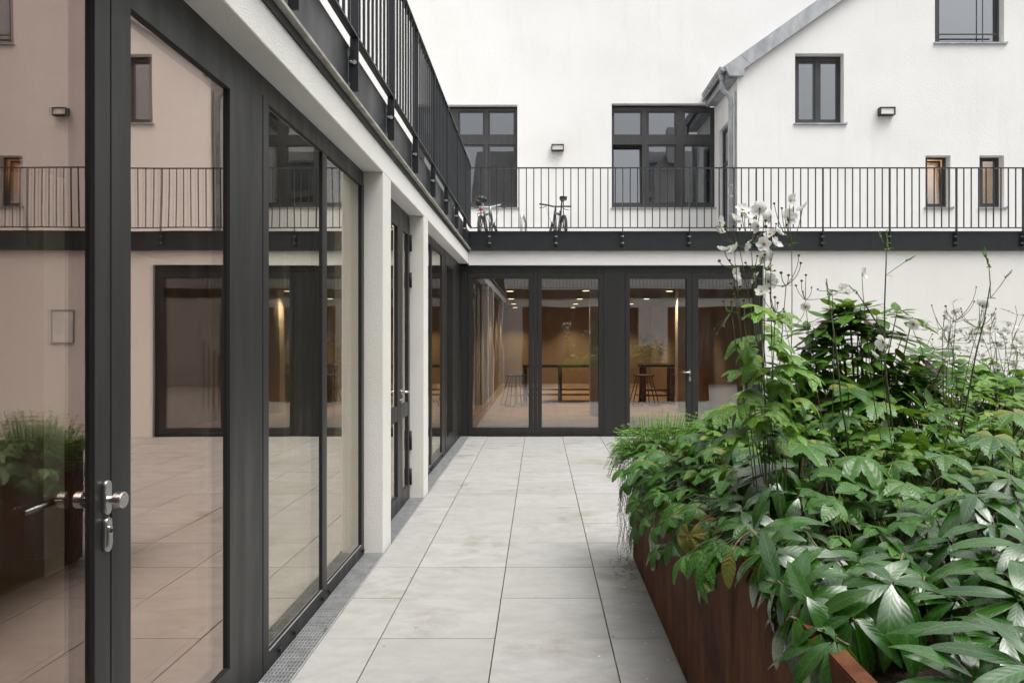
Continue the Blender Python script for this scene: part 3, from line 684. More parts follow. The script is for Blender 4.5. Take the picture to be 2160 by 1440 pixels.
def stool(x, y, label, rot):
    t = thing('bar_stool', label, 'bar stool', (x, y, 0), (0,0,rot), group='wire bar stools in the glazed room')
    q = MB(); q.box(-.22, .22, -.19, .19, .69, .735); q.build('seat', M['wood_dark'], t, bevel=.02, local=True)
    for sx in (-1, 1):
        for sy in (-1, 1):
            q = MB()
            for k in (-.05, .05):
                q.tube([(sx*.10+k, sy*.12, .70), (sx*.20+k*2.4, sy*.20, .012)], .0125, 5)
            q.tube([(sx*.20-.12, sy*.20, .012), (sx*.20+.12, sy*.20, .012)], .009, 5)
            q.build('leg', M['black'], t, local=True)
    q = MB(); q.tube([(-.17,-.17,.24),(.17,-.17,.24),(.17,.17,.24),(-.17,.17,.24),(-.17,-.17,.24)], .008, 5); q.build('footring', M['black'], t, local=True)
stool(-.56, 17.4, 'dark wire stool at the near end of the long bar table', .3)
stool(2.50, 17.5, 'dark wire stool on the near side of the shorter bar table', .1)
stool(3.46, 17.7, 'dark wire stool behind the lever handle of the glass door', -.1)
tn = thing('notice', 'pale framed notice fixed to the white wall beside the far glazing, hidden by the shrubs', 'notice', (5.08, YB, 1.8))
q = MB(); q.frame(Bm, 4.90, 5.26, 1.50, 2.04, .015, .015, .015, .015, YB-.02, YB-.001); q.build('frame', M['zinc'], tn)
q = MB(); q.box(4.915, 5.245, YB-.012, YB-.001, 1.515, 2.025); q.build('sheet', M['lampwhite'], tn)

# ------------------------------------------------------------------ bicycles and hoop on the terrace
def bicycle(x, y, label, frame_m, bar_m, lean, yaw, bag, steer):
    t = thing('bicycle', label, 'bicycle', (x, y, 3.25), (0, lean, yaw), group='bicycles parked on the terrace')
    A, Fx, r = Vector((0,0,.34)), Vector((0,1.06,.34)), .325
    for c in (A, Fx):
        q = MB(); q.torus(c, (1,0,0), r-.006, .029, 36, 8); w = q.build('tyre', M['rubber'], t, smooth=True, local=True)
        q = MB(); q.torus(c, (1,0,0), r-.028, .010, 36, 6); q.build('rim', M['bike_dark'], w, local=True)
        q = MB()
        for k in range(20):
            a = 2*math.pi*k/20; s = .02 if k % 2 else -.02
            q.tube([c + Vector((s,0,0)), c + Vector((0, math.cos(a)*(r-.03), math.sin(a)*(r-.03)))], .0022, 3, False)
        q.tube([c - Vector((.05,0,0)), c + Vector((.05,0,0))], .017, 8); q.build('spokes', M['bike_dark'], w, local=True)
    BB = Vector((0,.44,.29)); ST = Vector((0,.27,.80)); SP = Vector((0,.20,1.01)); HT = Vector((0,.87,.90)); HB = Vector((0,.92,.72))
    q = MB()
    q.tube([BB, ST], .022, 8); q.tube([ST - Vector((0,-.01,.06)), HT - Vector((0,0,.03))], .024, 8); q.tube([BB, HB], .030, 8); q.tube([HT, HB], .027, 8)
    for s in (-.045, .045):
        q.tube([BB + Vector((s*.6,0,0)), A + Vector((s*1.3,0,0))], .010, 6); q.tube([ST + Vector((s*.4,0,-.08)), A + Vector((s*1.3,0,0))], .009, 6)
    q.build('frame', frame_m, t, smooth=True, local=True)
    q = MB()
    for s in (-.05, .05): q.tube([HB + Vector((s*.8,.005,-.02)), HB + Vector((s,.03,-.12)), Fx + Vector((s,0,0))], [.016,.016,.010], 6)
    q.build('fork', frame_m, t, smooth=True, local=True)
    q = MB(); q.tube([ST - Vector((0,0,.05)), SP], .014, 8); q.build('seatpost', M['bike_silver'] if bag else M['black'], t, smooth=True, local=True)
    q = MB(); q.add([(0,.30,1.02),(.03,.25,1.03),(.075,.10,1.045),(.06,.04,1.05),(0,.03,1.04),(-.06,.04,1.05),(-.075,.10,1.045),(-.03,.25,1.03),
                     (0,.28,.99),(.02,.22,.985),(.07,.10,.99),(.05,.05,.99),(0,.05,.985),(-.05,.05,.99),(-.07,.10,.99),(-.02,.22,.985)],
                    [(0,1,2,3,4,5,6,7),(15,14,13,12,11,10,9,8)] + [(k,(k+1)%8,8+(k+1)%8,8+k) for k in range(8)])
    q.build('saddle', M['black'], t, smooth=True, local=True)
    hr = Matrix.Rotation(steer, 4, Vector((0,-.25,1)).normalized())
    HC = HT + Vector((0,-.02,.08)); st = HC + hr @ Vector((0,.06,.03))
    q = MB(); q.tube([HT, HC, st], .016, 8)
    q.tube([st + hr @ Vector(p) for p in ((-.33,-.06,.015),(-.16,-.02,.012),(-.05,0,0),(.05,0,0),(.16,-.02,.012),(.33,-.06,.015))], .016, 8)
    hb = q.build('handlebar', bar_m, t, smooth=True, local=True)
    for s in (-1, 1):
        q = MB(); q.tube([st + hr @ Vector((s*.22,-.033,.013)), st + hr @ Vector((s*.335,-.061,.0155))], .017, 8); q.build('grip', M['black'], hb, local=True)
        q = MB(); q.tube([st + hr @ Vector((s*.18,.0,-.005)), st + hr @ Vector((s*.22,.04,-.03)), st + hr @ Vector((s*.31,.03,-.045))], .007, 5); q.build('brake_lever', M['black'], hb, local=True)
    q = MB(); q.tube([st + hr @ Vector((.17,0,0)), st + Vector((.12,.10,-.08)), HB + Vector((.05,.05,-.05)), BB + Vector((.05,0,.1))], .004, 4); q.tube([st + hr @ Vector((-.17,0,0)), st + Vector((-.13,.08,-.14)), HB + Vector((-.05,.02,-.05))], .004, 4); q.build('cable', M['black'], t, local=True)
    q = MB(); q.torus(BB + Vector((.055,0,0)), (1,0,0), .085, .006, 24, 6)
    for s in (-1, 1):
        q.tube([BB + Vector((s*.05,0,0)), BB + Vector((s*.075, s*.12, -s*.12))], .011, 6); q.box(s*.085-.045+BB.x, s*.085+.045+BB.x, BB.y+s*.12-.04, BB.y+s*.12+.04, BB.z-s*.12-.012, BB.z-s*.12+.012)
    q.build('crank', M['black'], t, local=True)
    if bag:
        q = MB(); q.ball((-.01,.10,1.01), .105, 12, 8, .75); q.ball((-.055,.06,.95), .075, 10, 8, 1.0); q.ball((.06,.12,1.0), .06, 10, 6, .9); q.build('saddle_cover', M['black'], t, smooth=True, local=True)
        q = MB(); q.ball((0,.0,.80), .042, 10, 8, .8); q.build('tail_light', M['red'], t, smooth=True, local=True)
        q = MB()
        for s in (-1, 1): q.tube([(s*.06,.0,.34),(s*.06,-.05,.72),(s*.05,.2,.74)], .006, 5)
        q.tube([(-.06,-.05,.72),(.06,-.05,.72)], .006, 5); q.build('carrier', M['black'], t, local=True)
    return t
bicycle(-1.05, 13.95, 'bicycle with a black covered saddle and red tail light, parked by the railing corner', M['bike_grey'], M['bike_white'], R(-5), R(-9), True, R(-6))
bicycle(.42, 13.92, 'dark bicycle with a bare black saddle and black handlebar, parked in mid terrace', M['bike_grey'], M['black'], R(3), R(10), False, R(6))
th = thing('bike_hoop', 'galvanised tube bicycle hoop standing between the two bicycles', 'bicycle stand', (-.33, 14.6, 3.25))
q = MB(); q.tube([(-.36,14.5,3.25),(-.36,14.5,3.98),(-.35,14.53,4.04),(-.33,14.62,4.05),(-.30,14.9,4.0),(-.28,15.0,3.95),(-.28,15.03,3.25)], .026, 10); q.build('tube', M['galv'], th, smooth=True)
for (x, y) in ((-.36,14.5),(-.28,15.03)):
    q = MB(); q.tube([(x,y,3.25),(x,y,3.262)], .07, 14); q.build('foot_plate', M['galv'], th)
# outside stair seen at the edge
ts = thing('stair_railing', 'pale stringer and dark bar railing of a short outside stair beyond the planting', 'railing', (4.6, 7, 0))
fx = lambda p, w: (p[0], w, p[1])
q = MB(); q.prism([(4.56,1.06),(4.56,1.20),(5.12,1.84),(5.12,1.60)], fx, 7.0, 7.05); q.build('stringer', M['white_paint'], ts)
q = MB(); q.box(4.54, 4.66, 6.99, 7.06, 0, 1.06); q.build('newel', M['steel'], ts)
for k in range(4):
    x = 4.72 + .12*k
    q = MB(); q.box(x, x+.02, 7.015, 7.035, 0, 1.08+(x-4.56)*1.0); q.build('baluster', M['steel'], ts)

# ------------------------------------------------------------------ planter
PX, PZ, PY0, PY1, PXR = .665, .83, .5, 5.21, 4.3
pl = thing('planter', 'long rust brown corten steel planter overflowing with shrubs beside the paving', 'planter', (2, 3, 0))
edges = [PY0, 1.43, 2.52, 3.61, 4.70, PY1]
for a, c in zip(edges[:-1], edges[1:]):
    q = MB(); q.box(PX, PX+.006, a+.003, c-.003, .015, PZ); q.build('panel', M['corten'], pl)
q = MB(); q.box(PX+.006, PXR, PY1-.006, PY1, .015, PZ); q.build('panel', M['corten'], pl)
q = MB(); q.box(PXR-.006, PXR, PY0, PY1-.006, .015, PZ); q.build('panel', M['corten'], pl)
q = MB(); q.box(PX+.006, PXR-.006, PY0, PY0+.006, .015, PZ); q.build('panel', M['corten'], pl)
q = MB(); q.box(PX+.002, PX+.046, PY0, PY1, PZ, PZ+.006); q.box(PX+.040, PX+.046, PY0, PY1, PZ-.05, PZ); q.box(PX+.046, PXR, PY1-.044, PY1, PZ, PZ+.006); q.build('rim', M['corten'], pl)
q = MB(); q.box(PX+.02, PXR-.02, PY0+.02, PY1-.02, -.02, .016); q.build('base', M['dark'], pl)
q = MB(); q.torus((0,0,0), (1,0,0), .075, .012, 36, 8)
rg = q.build('ring_handle', M['galv'], pl, smooth=True); rg.location = (PX-.012, 4.19, .36); rg.scale = (1, .75, 1.45)
q = MB()
nx, ny = 40, 50
for i in range(nx+1):
    for j in range(ny+1):
        x, y = PX+.01 + (PXR-PX-.02)*i/nx, PY0+.01 + (PY1-PY0-.02)*j/ny
        q.v.append((x, y, .70 + .05*noise.noise(Vector((x*3, y*3, 0))) + .02*noise.noise(Vector((x*11, y*11, 4))))); q.uv.append((0,0))
for i in range(nx):
    for j in range(ny):
        a = i*(ny+1)+j; q.f.append([a, a+ny+1, a+ny+2, a+1]); q.mi.append(0)
struct(q.build('soil', M['soil'], smooth=True), 'structure')
# ------------------------------------------------------------------ planting
rnd = random.Random(5)
U = rnd.uniform
def lance(L, Wd, droop, fold, n=8, curl=.15, skew=.85, tip=.75, wav=0.0):
    vs, fs, uv = [], [], []
    x = z = 0.0; ph = U(0, 6)
    for i in range(n+1):
        t = i/n
        hw = Wd*.5*max(0.0, math.sin(math.pi*min(1, t**skew)))**tip
        if i == 0: hw = Wd*.03
        if i == n: hw = Wd*.008
        for s in (-1, -.5, 0, .5, 1):
            wv = wav*Wd*math.sin(t*11 + ph + s*1.5)*abs(s)
            vs.append((x, s*hw*math.cos(fold), z + abs(s)*hw*math.sin(fold) - curl*s*s*hw + wv)); uv.append((s, t))
        a = -droop*(t + .5/n); x += math.cos(a)*L/n; z += math.sin(a)*L/n
    for i in range(n):
        for j in range(4):
            k = i*5+j; fs.append((k, k+5, k+6, k+1))
    return vs, fs, uv
LOBES = ((0, 1.0), (54, .86), (-54, .86), (110, .62), (-110, .62))
def palmate(Rr, droop, n=60, sharp=19.0, cup=.12):
    vs, fs, uv = [(0, 0, 0)], [], [(0, 0)]
    amp = U(.05, .09); ph = U(0, 6); rings = (.3, .6, .85, 1.0)
    for ri, fr in enumerate(rings):
        for i in range(n+1):
            th = -158 + 316*i/n
            k, d, r = 0, 999, 0
            for (tk, lk) in LOBES:
                e = abs(th-tk); q = lk*(.56 + .44*math.exp(-(e/sharp)**2))
                if q > r: r, k = q, tk
                d = min(d, e)
            saw = (1 if i % 2 else -1)*.035 if ri == 3 else 0
            rr = Rr*fr*(r*(1 if fr > .5 else .5+.5*r) + saw)
            a = math.radians(th)
            z = -droop*rr*rr/Rr + cup*rr*min(1, d/27.0) + amp*rr*math.sin(a*2.2 + ph)*fr
            vs.append((rr*math.cos(a), rr*math.sin(a), z)); uv.append(((th-k)/27.0, fr))
    for i in range(n): fs.append((0, 1+i, 2+i))
    for ri in range(len(rings)-1):
        o0, o1 = 1+ri*(n+1), 1+(ri+1)*(n+1)
        for i in range(n): fs.append((o0+i, o1+i, o1+i+1, o0+i+1))
    return vs, fs, uv
def put(q, leaf, pos, d, up, m=0):
    x = Vector(d).normalized(); z = Vector(up); z = z - x*z.dot(x)
    z = z.normalized() if z.length > 1e-4 else x.orthogonal().normalized()
    y = z.cross(x); pos = Vector(pos)
    q.add([pos + x*a + y*b_ + z*c for a, b_, c in leaf[0]], leaf[1], leaf[2], m)
def bez(a, c, b_, n=7):
    a, b_, c = Vector(a), Vector(b_), Vector(c)
    return [a*(1-t)**2 + c*2*t*(1-t) + b_*t*t for t in [k/n for k in range(n+1)]]
def ytop(px):
    pts = [(1200,1010),(1290,985),(1340,960),(1420,940),(1480,895),(1510,868),(1560,840),(1650,775),(1700,745),(1760,745),(1850,770),(1960,738),(2060,738),(2160,745),(2600,780)]
    for (a, u), (c, v) in zip(pts[:-1], pts[1:]):
        if a <= px <= c: return u + (v-u)*(px-a)/(c-a)
    return 1000
def zc(x, y):
    z = .86 + (y-1.6)*.17 - max(0, .95-x)*.55
    px = CX + x*F/y
    return max(.62, min(z, H-(ytop(px)-CY)*y/F))
def outw(x, y):            # how the canopy leans over the planter edge
    return Vector((-max(0, 1.1-x)*1.1, -.25, 0))

def whorl_shrub(name, label, base, whorls, m, Lr, Wr, n=(7, 10), droop=(.5, .95), fold=(.12, .3), stems=True, cat='shrub', elev=(.35, -.25), wav=.02, seg=9, curl=.15, hang=0):
    t = thing(name, label, cat, base)
    q, s = MB(), MB()
    for wv in whorls:
        pos, ax = Vector(wv[0]), Vector(wv[1]).normalized()
        k = wv[2] if len(wv) > 2 else 1.0
        nl = wv[4] if len(wv) > 4 else rnd.randint(*n); u = ax.orthogonal().normalized(); v = ax.cross(u); a0 = U(0, 6)
        for j in range(nl):
            a = a0 + j*2.4; tier = j/nl
            rad = u*math.cos(a) + v*math.sin(a)
            el = elev[0] + (elev[1]-elev[0])*(1-tier) + U(-.2, .2)
            d = rad*math.cos(el) + ax*math.sin(el)
            if hang: d = d*(1-hang*.6) + Vector((0,0,-1))*hang
            if len(wv) > 3: d = d*.55 + Vector((0,0,-1))*wv[3]
            if d.z > .55: d.z = .55
            upv = ax*.8 + Vector((0,0,.8)) + Vector((U(-.25,.25), U(-.25,.25), 0))
            L = U(*Lr)*k*(.8 + .3*(1-tier))
            put(q, lance(L, L*U(*Wr), U(*droop), U(*fold), seg, curl, U(.78,.95), U(.7,.85), wav), pos - ax*.035*(1-tier) + rad*.008, d, upv)
        if stems:
            mid = (Vector(base)+pos)/2 + Vector((U(-.06,.06), U(-.06,.06), -.03))
            s.tube(bez(base, mid, pos - ax*.0, 6), [.0075-.0008*i for i in range(7)], 5)
    q.build('foliage', m, t, smooth=True)
    if stems: s.build('branch', M['bark'], t, smooth=True)
    return t
A = lambda px, py, Y: at(px, py, Y)
ax_ = lambda x=0, y=-.3, z=1: (x, y, z)
whorl_shrub('laurel_shrub', 'glossy dark laurel shrub arching over the planter rim with big drooping leaf whorls', (1.0, 2.05, .70), [
    (A(1885,1225,1.88), (.1,-.55,.75), 1.25), (A(1800,1305,1.78), (-.2,-.7,.5), 1.0, .25), (A(1762,1238,2.02), (-.35,-.5,.7), 1.0), (A(1705,1185,2.2), (-.4,-.45,.8), 1.0), (A(1812,1180,2.2), (.0,-.4,.9), 1.0),
    (A(1668,1300,1.84), (-.5,-.5,.5), .95, .55, 7), (A(1730,1325,1.74), (-.3,-.6,.7), 1.0, .35, 7), (A(1765,1345,1.70), (.1,-.6,.8), .95, .2, 8), (A(1695,1255,1.88), (-.6,-.4,.8), 1.0, .35, 9), (A(1640,1225,2.0), (-.7,-.4,.6), 1.0, .4, 9), (A(1745,1150,2.4), (-.2,-.4,.9), .95), (A(1905,1165,2.2), (.2,-.4,.9), 1.0), (A(1850,1118,2.5), (.0,-.4,.9), .9), (A(1660,1150,2.5), (-.4,-.4,.8), .9),
    (A(1610,1165,2.2), (-.7,-.4,.4), 1.0), (A(1585,1120,2.35), (-.8,-.3,.3), 1.0), (A(1668,1290,1.97), (-.8,-.4,.1), 1.0), (A(1560,1075,2.6), (-.8,-.3,.4), 1.0), (A(1720,1300,1.9), (-.6,-.6,.2), .95), (A(1640,1235,2.05), (-.7,-.45,.2), 1.0), (A(1690,1260,1.95), (-.6,-.5,.3), 1.0), (A(1830,1260,1.95), (-.1,-.6,.6), 1.05), (A(1700,1120,2.45), (-.2,-.4,.9), .9), (A(1950,1215,2.05), (.35,-.5,.7), 1.0), (A(1780,1290,2.02), (-.3,-.7,.2), .9), (A(1990,1150,2.3), (.2,-.35,.9), .95)], M['laurel'], (.165,.22), (.22,.285), (10, 13), (.6, 1.2), hang=.30)
whorl_shrub('laurel_shrub', 'glossy laurel shrub nearest the viewer, its long leaves jutting over dark soil', (1.35, 1.65, .70), [
    (A(2120,1330,1.62), (.1,-.4,.8), 1.05), (A(2150,1255,1.8), (-.1,-.4,.9), 1.0), (A(2060,1430,1.5), (-.1,-.5,.8), 1.0), (A(2190,1400,1.45), (.1,-.4,.9), 1.0), (A(2090,1180,2.0), (-.2,-.4,.9), 1.0),
    (A(2160,1140,2.0), (.1,-.4,.9), 1.05), (A(2020,1255,1.95), (-.1,-.4,.9), .95), (A(2190,1200,1.9), (.1,-.3,.9), 1.0), (A(2230,1290,1.75), (.2,-.3,.9), 1.0)], M['laurel'], (.165,.225), (.21,.27), (10, 13), (.5,1.1), hang=.18)
whorl_shrub('laurel_shrub', 'laurel shrub with bent twigs rising between lobed leaves behind the nearest laurel', (1.45, 2.5, .70), [
    (A(2058,1035,2.3), (-.1,-.3,1), 1.05), (A(2095,1100,2.2), (.2,-.4,.9), 1.0), (A(1975,1095,2.4), (-.1,-.4,.9), .95), (A(2150,1050,2.3), (.2,-.3,.9), 1.0), (A(2010,1135,2.25), (-.2,-.5,.8), .9), (A(2130,1000,2.6), (.1,-.3,1), .9),
    (A(1930,1060,2.7), (-.1,-.3,1), .9)], M['laurel'], (.145,.19), (.23,.29), (9, 12), hang=.12)
whorl_shrub('laurel_shrub', 'laurel shrub with silvery drooping leaves hanging beside the withered leaf', (.92, 2.9, .70), [
    (A(1625,1000,2.75), (-.1,-.5,.6), 1.15), (A(1655,985,2.75), (.1,-.6,.5), 1.1), (A(1545,985,3.0), (-.6,-.3,.7), 1.05), (A(1590,975,3.1), (-.1,-.3,1), .95), (A(1475,1060,3.2), (-.7,-.4,.35), 1.0), (A(1535,1045,3.0), (-.4,-.6,.3), 1.0),
    (A(1560,930,3.4), (-.3,-.3,1), .95), (A(1690,1040,2.7), (.2,-.4,.8), .95), (A(1610,1110,2.55), (-.3,-.7,.2), .9)], M['laurel'], (.165,.215), (.27,.33), (7, 9), (.6, 1.2), hang=.35)
# the rhododendron that stands above the others
rw = []
for (px, py, Y) in ((1778,648,4.0),(1742,668,3.95),(1815,645,4.05),(1850,662,3.9),(1893,655,4.0),(1925,668,4.0),(1905,705,3.95),(1868,700,4.1),(1755,725,4.1),(1705,760,3.9),(1885,760,3.95),(1690,800,4.05),(1925,800,4.0),(1660,850,3.9),(1700,690,4.0)):
    p = A(px, py, Y); c = A(1800, 850, 4.0)
    rw.append((p, (p-c)*.9 + Vector((0,-.05,.28)), U(.85,1.1)))
for k in range(26):
    px, py = (U(1625, 1740), U(735, 880)) if k % 2 else (U(1915, 2010), U(735, 860))
    rw.append((A(px, py, U(3.8, 4.3)), (U(-.5,.5), -.2, 1), U(.8,1.1)))
for k in range(60):
    h = U(0, 1)**1.3; a = U(0, 6.283); rr = (.44 - .36*h)*math.sqrt(U(.15,1))
    p = A(1790, 905, 4.0) + Vector((math.cos(a)*rr*1.25, math.sin(a)*rr*.8, h*.70)) + Vector((.06*math.sin(k), 0, 0))
    rw.append((p, (p - A(1800, 900, 4.0))*Vector((1,1,.3)) + Vector((0,-.08,.25)), U(.85,1.1)))
whorl_shrub('rhododendron', 'upright rhododendron bush with dull green oval leaves against the white wall', (1.77, 4.0, .70), rw, M['rhodo'], (.12,.175), (.34,.44), (7, 10), (.05,.55), (.05,.2), elev=(.5,-.05), seg=7)
rw = []
for k in range(18):
    px, py, Y = U(1990, 2140), U(800, 880), U(4.3, 4.9)
    rw.append((A(px, py, Y), (U(-.3,.3), -.2, 1), U(.9,1.15)))
whorl_shrub('rhododendron', 'low rhododendron with broad oval leaves in front of the outside stair', (2.75, 4.6, .70), rw, M['rhodo'], (.13,.18), (.36,.44), (6, 9), (.0,.45), (.05,.2), elev=(.5,0), seg=7)

def lobed_plant(label, cx, cy, r, n, m, Rr=(.085,.135), lo=.55, name='lobed_leaf_plant', big=()):
    t = thing(name, label, 'plant', (cx, cy, .70))
    q, s = MB(), MB()
    for k in range(int(n*.8)):
        a, rr = U(0, 6.283), r*math.sqrt(U(0,1))
        x, y = cx + rr*math.cos(a), cy + rr*math.sin(a)
        z = max(.64, zc(x, y)) - (U(0,1)**1.6)*(zc(x,y)-.70)*lo + U(-.02,.03)
        if x > PX+.05: z = max(z, .76)
        d = Vector((math.cos(a), math.sin(a), 0))*.7 + Vector((U(-.7,.7), U(-.9,.4), -.12)) + outw(x, y)*.5
        up = Vector((math.cos(a)*.4 + U(-.55,.55), math.sin(a)*.4 - .12 + U(-.5,.5), 1)) + outw(x, y)*.7
        R_ = U(*Rr)*U(.7,1.1)
        if x < .74: z = max(z, .80); R_ = min(R_, .115)
        put(q, palmate(R_, U(.05,.9), sharp=U(17,22), cup=U(.05,.18)), (x, y, z), d, up)
        b0 = (cx + (x-cx)*.35, cy + (y-cy)*.35, .70)
        s.tube(bez(b0, (x*.7+b0[0]*.3, y*.7+b0[1]*.3, z*.9), (x, y, z), 5), .0026, 4, False)
    for (px, py, Y, R_) in big:
        p = A(px, py, Y); d = Vector((U(-.6,.6) - (.6 if px < 1450 else 0), -.7, -.15 - (.35 if px < 1450 else 0)))
        put(q, palmate(R_, U(.15,.45), n=84, sharp=U(18,21), cup=U(.06,.14)), p, d, (U(-.15,.15) - (.3 if px < 1450 else 0), -.25, 1))
        s.tube(bez((cx + (p.x-cx)*.4, cy + (p.y-cy)*.4, .70), (p.x, p.y+.03, p.z*.8), p, 6), .003, 5, False)
    q.build('foliage', m, t, smooth=True); s.build('stem', M['stem'], t, smooth=True)
    return t
lobed_plant('dark lobed plant spilling over the far corner of the planter above the ring handle', .86, 4.4, .30, 22, M['lobed'], (.10,.145), big=[(1352,985,4.35,.15),(1405,975,4.2,.13)])
lobed_plant('dark lobed plant leaning over the rust panel between ring handle and withered leaf', .84, 3.75, .32, 30, M['lobed'], (.09,.13), big=[(1415,1000,3.85,.135),(1450,960,3.8,.12)])
lobed_plant('wide lobed plant at the foot of the tall white anemones', 1.08, 3.15, .36, 40, M['lobed'], (.085,.14), big=[(1690,935,3.0,.165),(1600,960,2.95,.12)])
lobed_plant('lobed plant with one large pale leaf in the middle of the bed', 1.52, 2.95, .38, 42, M['lobed'], (.08,.135), big=[(1935,1065,2.6,.125),(1910,1020,2.7,.12),(1800,1010,2.8,.11)])
lobed_plant('lobed plant under the upright rhododendron', 1.62, 3.65, .42, 52, M['lobed'], (.085,.135), big=[(1790,818,3.5,.15),(1850,850,3.4,.13)])
lobed_plant('lobed plant between the bent laurel twigs and the low rhododendron', 2.05, 3.15, .42, 52, M['lobed'], (.08,.13), big=[(2095,920,2.9,.14),(2140,870,3.1,.13),(1990,960,2.9,.12)])
lobed_plant('light green lobed plant below the slender right hand anemones', 2.2, 3.95, .48, 64, M['lobed_light'], (.07,.12))
lobed_plant('yellowish lobed plant along the back of the bed by the low rhododendron', 2.65, 4.7, .5, 50, M['lobed_light'], (.07,.12))
lobed_plant('light lobed plant behind the tall white anemones by the planter end', 1.25, 4.45, .42, 52, M['lobed_light'], (.07,.115))

def rim_plant(label, y0, y1, n, hang, m, Rr):
    t = thing('lobed_leaf_plant', label, 'plant', (.85, (y0+y1)/2, .70))
    q, s = MB(), MB()
    for k in range(n):
        y = U(y0, y1); f = U(0, 1); x = .80 - .28*f**.7 + U(-.03,.03)
        z = .93 - .10*f - (hang*f*f*U(.3,1.0))
        if x > .64: z = max(z, .87)
        d = Vector((-.8 + U(-.3,.3), U(-.8,.5), .15 - 1.0*f*f + U(-.2,.2)))
        up = Vector((-.35-.75*f + U(-.2,.2), -.25 + U(-.3,.3), 1 - .55*f))
        R_ = U(*Rr)
        put(q, palmate(R_, U(.3,1.0), sharp=U(17,23), cup=U(.05,.2)), (x, y, z), d, up)
        s.tube(bez((.84, y+U(-.1,.1), .72), (.74, y, .98), (x, y, z), 7), .0024, 4, False)
    q.build('foliage', m, t, smooth=True); s.build('stem', M['stem'], t, smooth=True)
rim_plant('dark lobed leaves hanging low over the rust panel that carries the ring handle', 3.85, 4.78, 34, .36, M['lobed'], (.075,.12))
rim_plant('dark lobed leaves hanging over the rim next to the curled withered leaf', 2.95, 3.9, 34, .22, M['lobed'], (.07,.11))
rim_plant('lobed leaves just covering the rim below the tall anemones', 2.2, 2.95, 22, .10, M['lobed'], (.06,.095))
def leaflet_plant(label, cx, cy, r, n, m=None, L=(.05,.085), lo=.8):
    t = thing('leafy_perennial', label, 'plant', (cx, cy, .70))
    q, s = MB(), MB()
    for k in range(n):
        a, rr = U(0, 6.283), r*math.sqrt(U(0,1))
        x, y = cx + rr*math.cos(a), cy + rr*math.sin(a)
        top = zc(x, y)
        z = top - (U(0,1)**1.3)*(top-.72)*lo
        hd = Vector((math.cos(a)+U(-.7,.7), math.sin(a)+U(-.7,.7)-.3, U(-.15,.25))).normalized()
        up = Vector((U(-.4,.4), U(-.5,.2), 1)); side = up.cross(hd).normalized()
        l = U(*L)
        for sg, f in ((0, 1.0), (1, .85), (-1, .85)):
            put(q, lance(l*f, l*f*U(.55,.72), U(.1,.8), U(.05,.25), 5, .1, .72, .8, .03), Vector((x,y,z)) + hd*(.012 if sg == 0 else 0), hd + side*sg*1.3, up)
        b0 = (x-hd.x*.10 + U(-.02,.02), y-hd.y*.10, max(.70, z-.22))
        s.tube(bez(b0, (x-hd.x*.05, y-hd.y*.05, z-.02), (x,y,z), 4), .0016, 4, False)
    q.build('foliage', m or M['leaflet'], t, smooth=True); s.build('stem', M['palestem'], t, smooth=True)
leaflet_plant('fresh green three part leaves filling the bed left of the upright rhododendron', 1.18, 3.55, .5, 120)
leaflet_plant('fresh green three part leaves in front of the upright rhododendron', 1.75, 3.5, .5, 140)
leaflet_plant('fresh green three part leaves reaching the low rhododendron', 2.4, 3.9, .6, 150)
leaflet_plant('fresh green three part leaves at the back end of the planter', 1.8, 4.8, .6, 120)
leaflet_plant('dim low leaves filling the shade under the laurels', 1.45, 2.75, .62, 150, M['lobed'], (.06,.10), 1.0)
leaflet_plant('fresh leaflets rising between the slender anemone and the low rhododendron', 2.35, 4.45, .5, 120)
leaflet_plant('pale leaflets behind the low rhododendron along the white wall', 3.0, 4.85, .5, 110)
# wispy bedstraw tumbling over the far corner
t = thing('bedstraw', 'airy bright green bedstraw spilling over the far corner of the planter', 'plant', (.75, 5.0, .78))
q, s = MB(), MB()
for k in range(420):
    x, y = U(.47, 1.12), U(4.70, 5.36)
    b0 = Vector((x*.75+.20, y*.85+.74, .78)); tip = Vector((x, y, U(.82,1.08) - max(0,.70-x)*.9 - max(0, y-5.18)*.6))
    pts = bez(b0, (b0+tip)/2 + Vector((0,0,.06)), tip, 6); s.tube(pts, .0011, 3, False)
    for p in pts[1:]:
        for j in range(6):
            a = j*1.047 + U(0,1); d = Vector((math.cos(a), math.sin(a), U(.0,.5)))
            put(q, lance(U(.016,.030), .0085, .3, .1, 2, 0), p, d, (0,0,1))
q.build('foliage', M['bedstraw'], t, smooth=True); s.build('stem', M['palestem'], t)
# dry threads hanging down the corner
t = thing('dry_creeper', 'dry brown thread like creeper hanging down the far corner of the planter to the paving', 'plant', (.63, 5.2, 0))
q = MB()
for k in range(46):
    x, y = U(.57,.67), U(5.0, 5.27) if k % 3 else U(4.9,5.2)
    if x > .655 and y < 5.21: x = U(.60,.652)
    z0, z1 = U(.60,.80), (U(.0,.5) if k % 2 else U(.0,.12))
    pts = [(x + .012*math.sin(j*1.7+k) + (.03*math.sin(k)*j/8), y + .012*math.cos(j*2.1+k), z0 + (z1-z0)*j/8) for j in range(9)]
    pts = [(min(p[0], .655), p[1], p[2]+.002) for p in pts]
    q.tube(pts, .0011, 3, False)
    for p in pts[2:]:
        if U(0,1) < .7: q.ball((p[0]+U(-.008,.0), p[1]+U(-.006,.006), p[2]), U(.0022,.004), 5, 4)
for k in range(26):
    x, y = U(.52,.655), U(4.75,5.25); pts = [(x,y,.004)]
    for j in range(4): pts.append((min(.66,pts[-1][0]+U(-.04,.04)), pts[-1][1]+U(-.05,.05), .004+U(0,.012)))
    q.tube(pts, .001, 3, False)
q.build('thread', M['dry'], t)
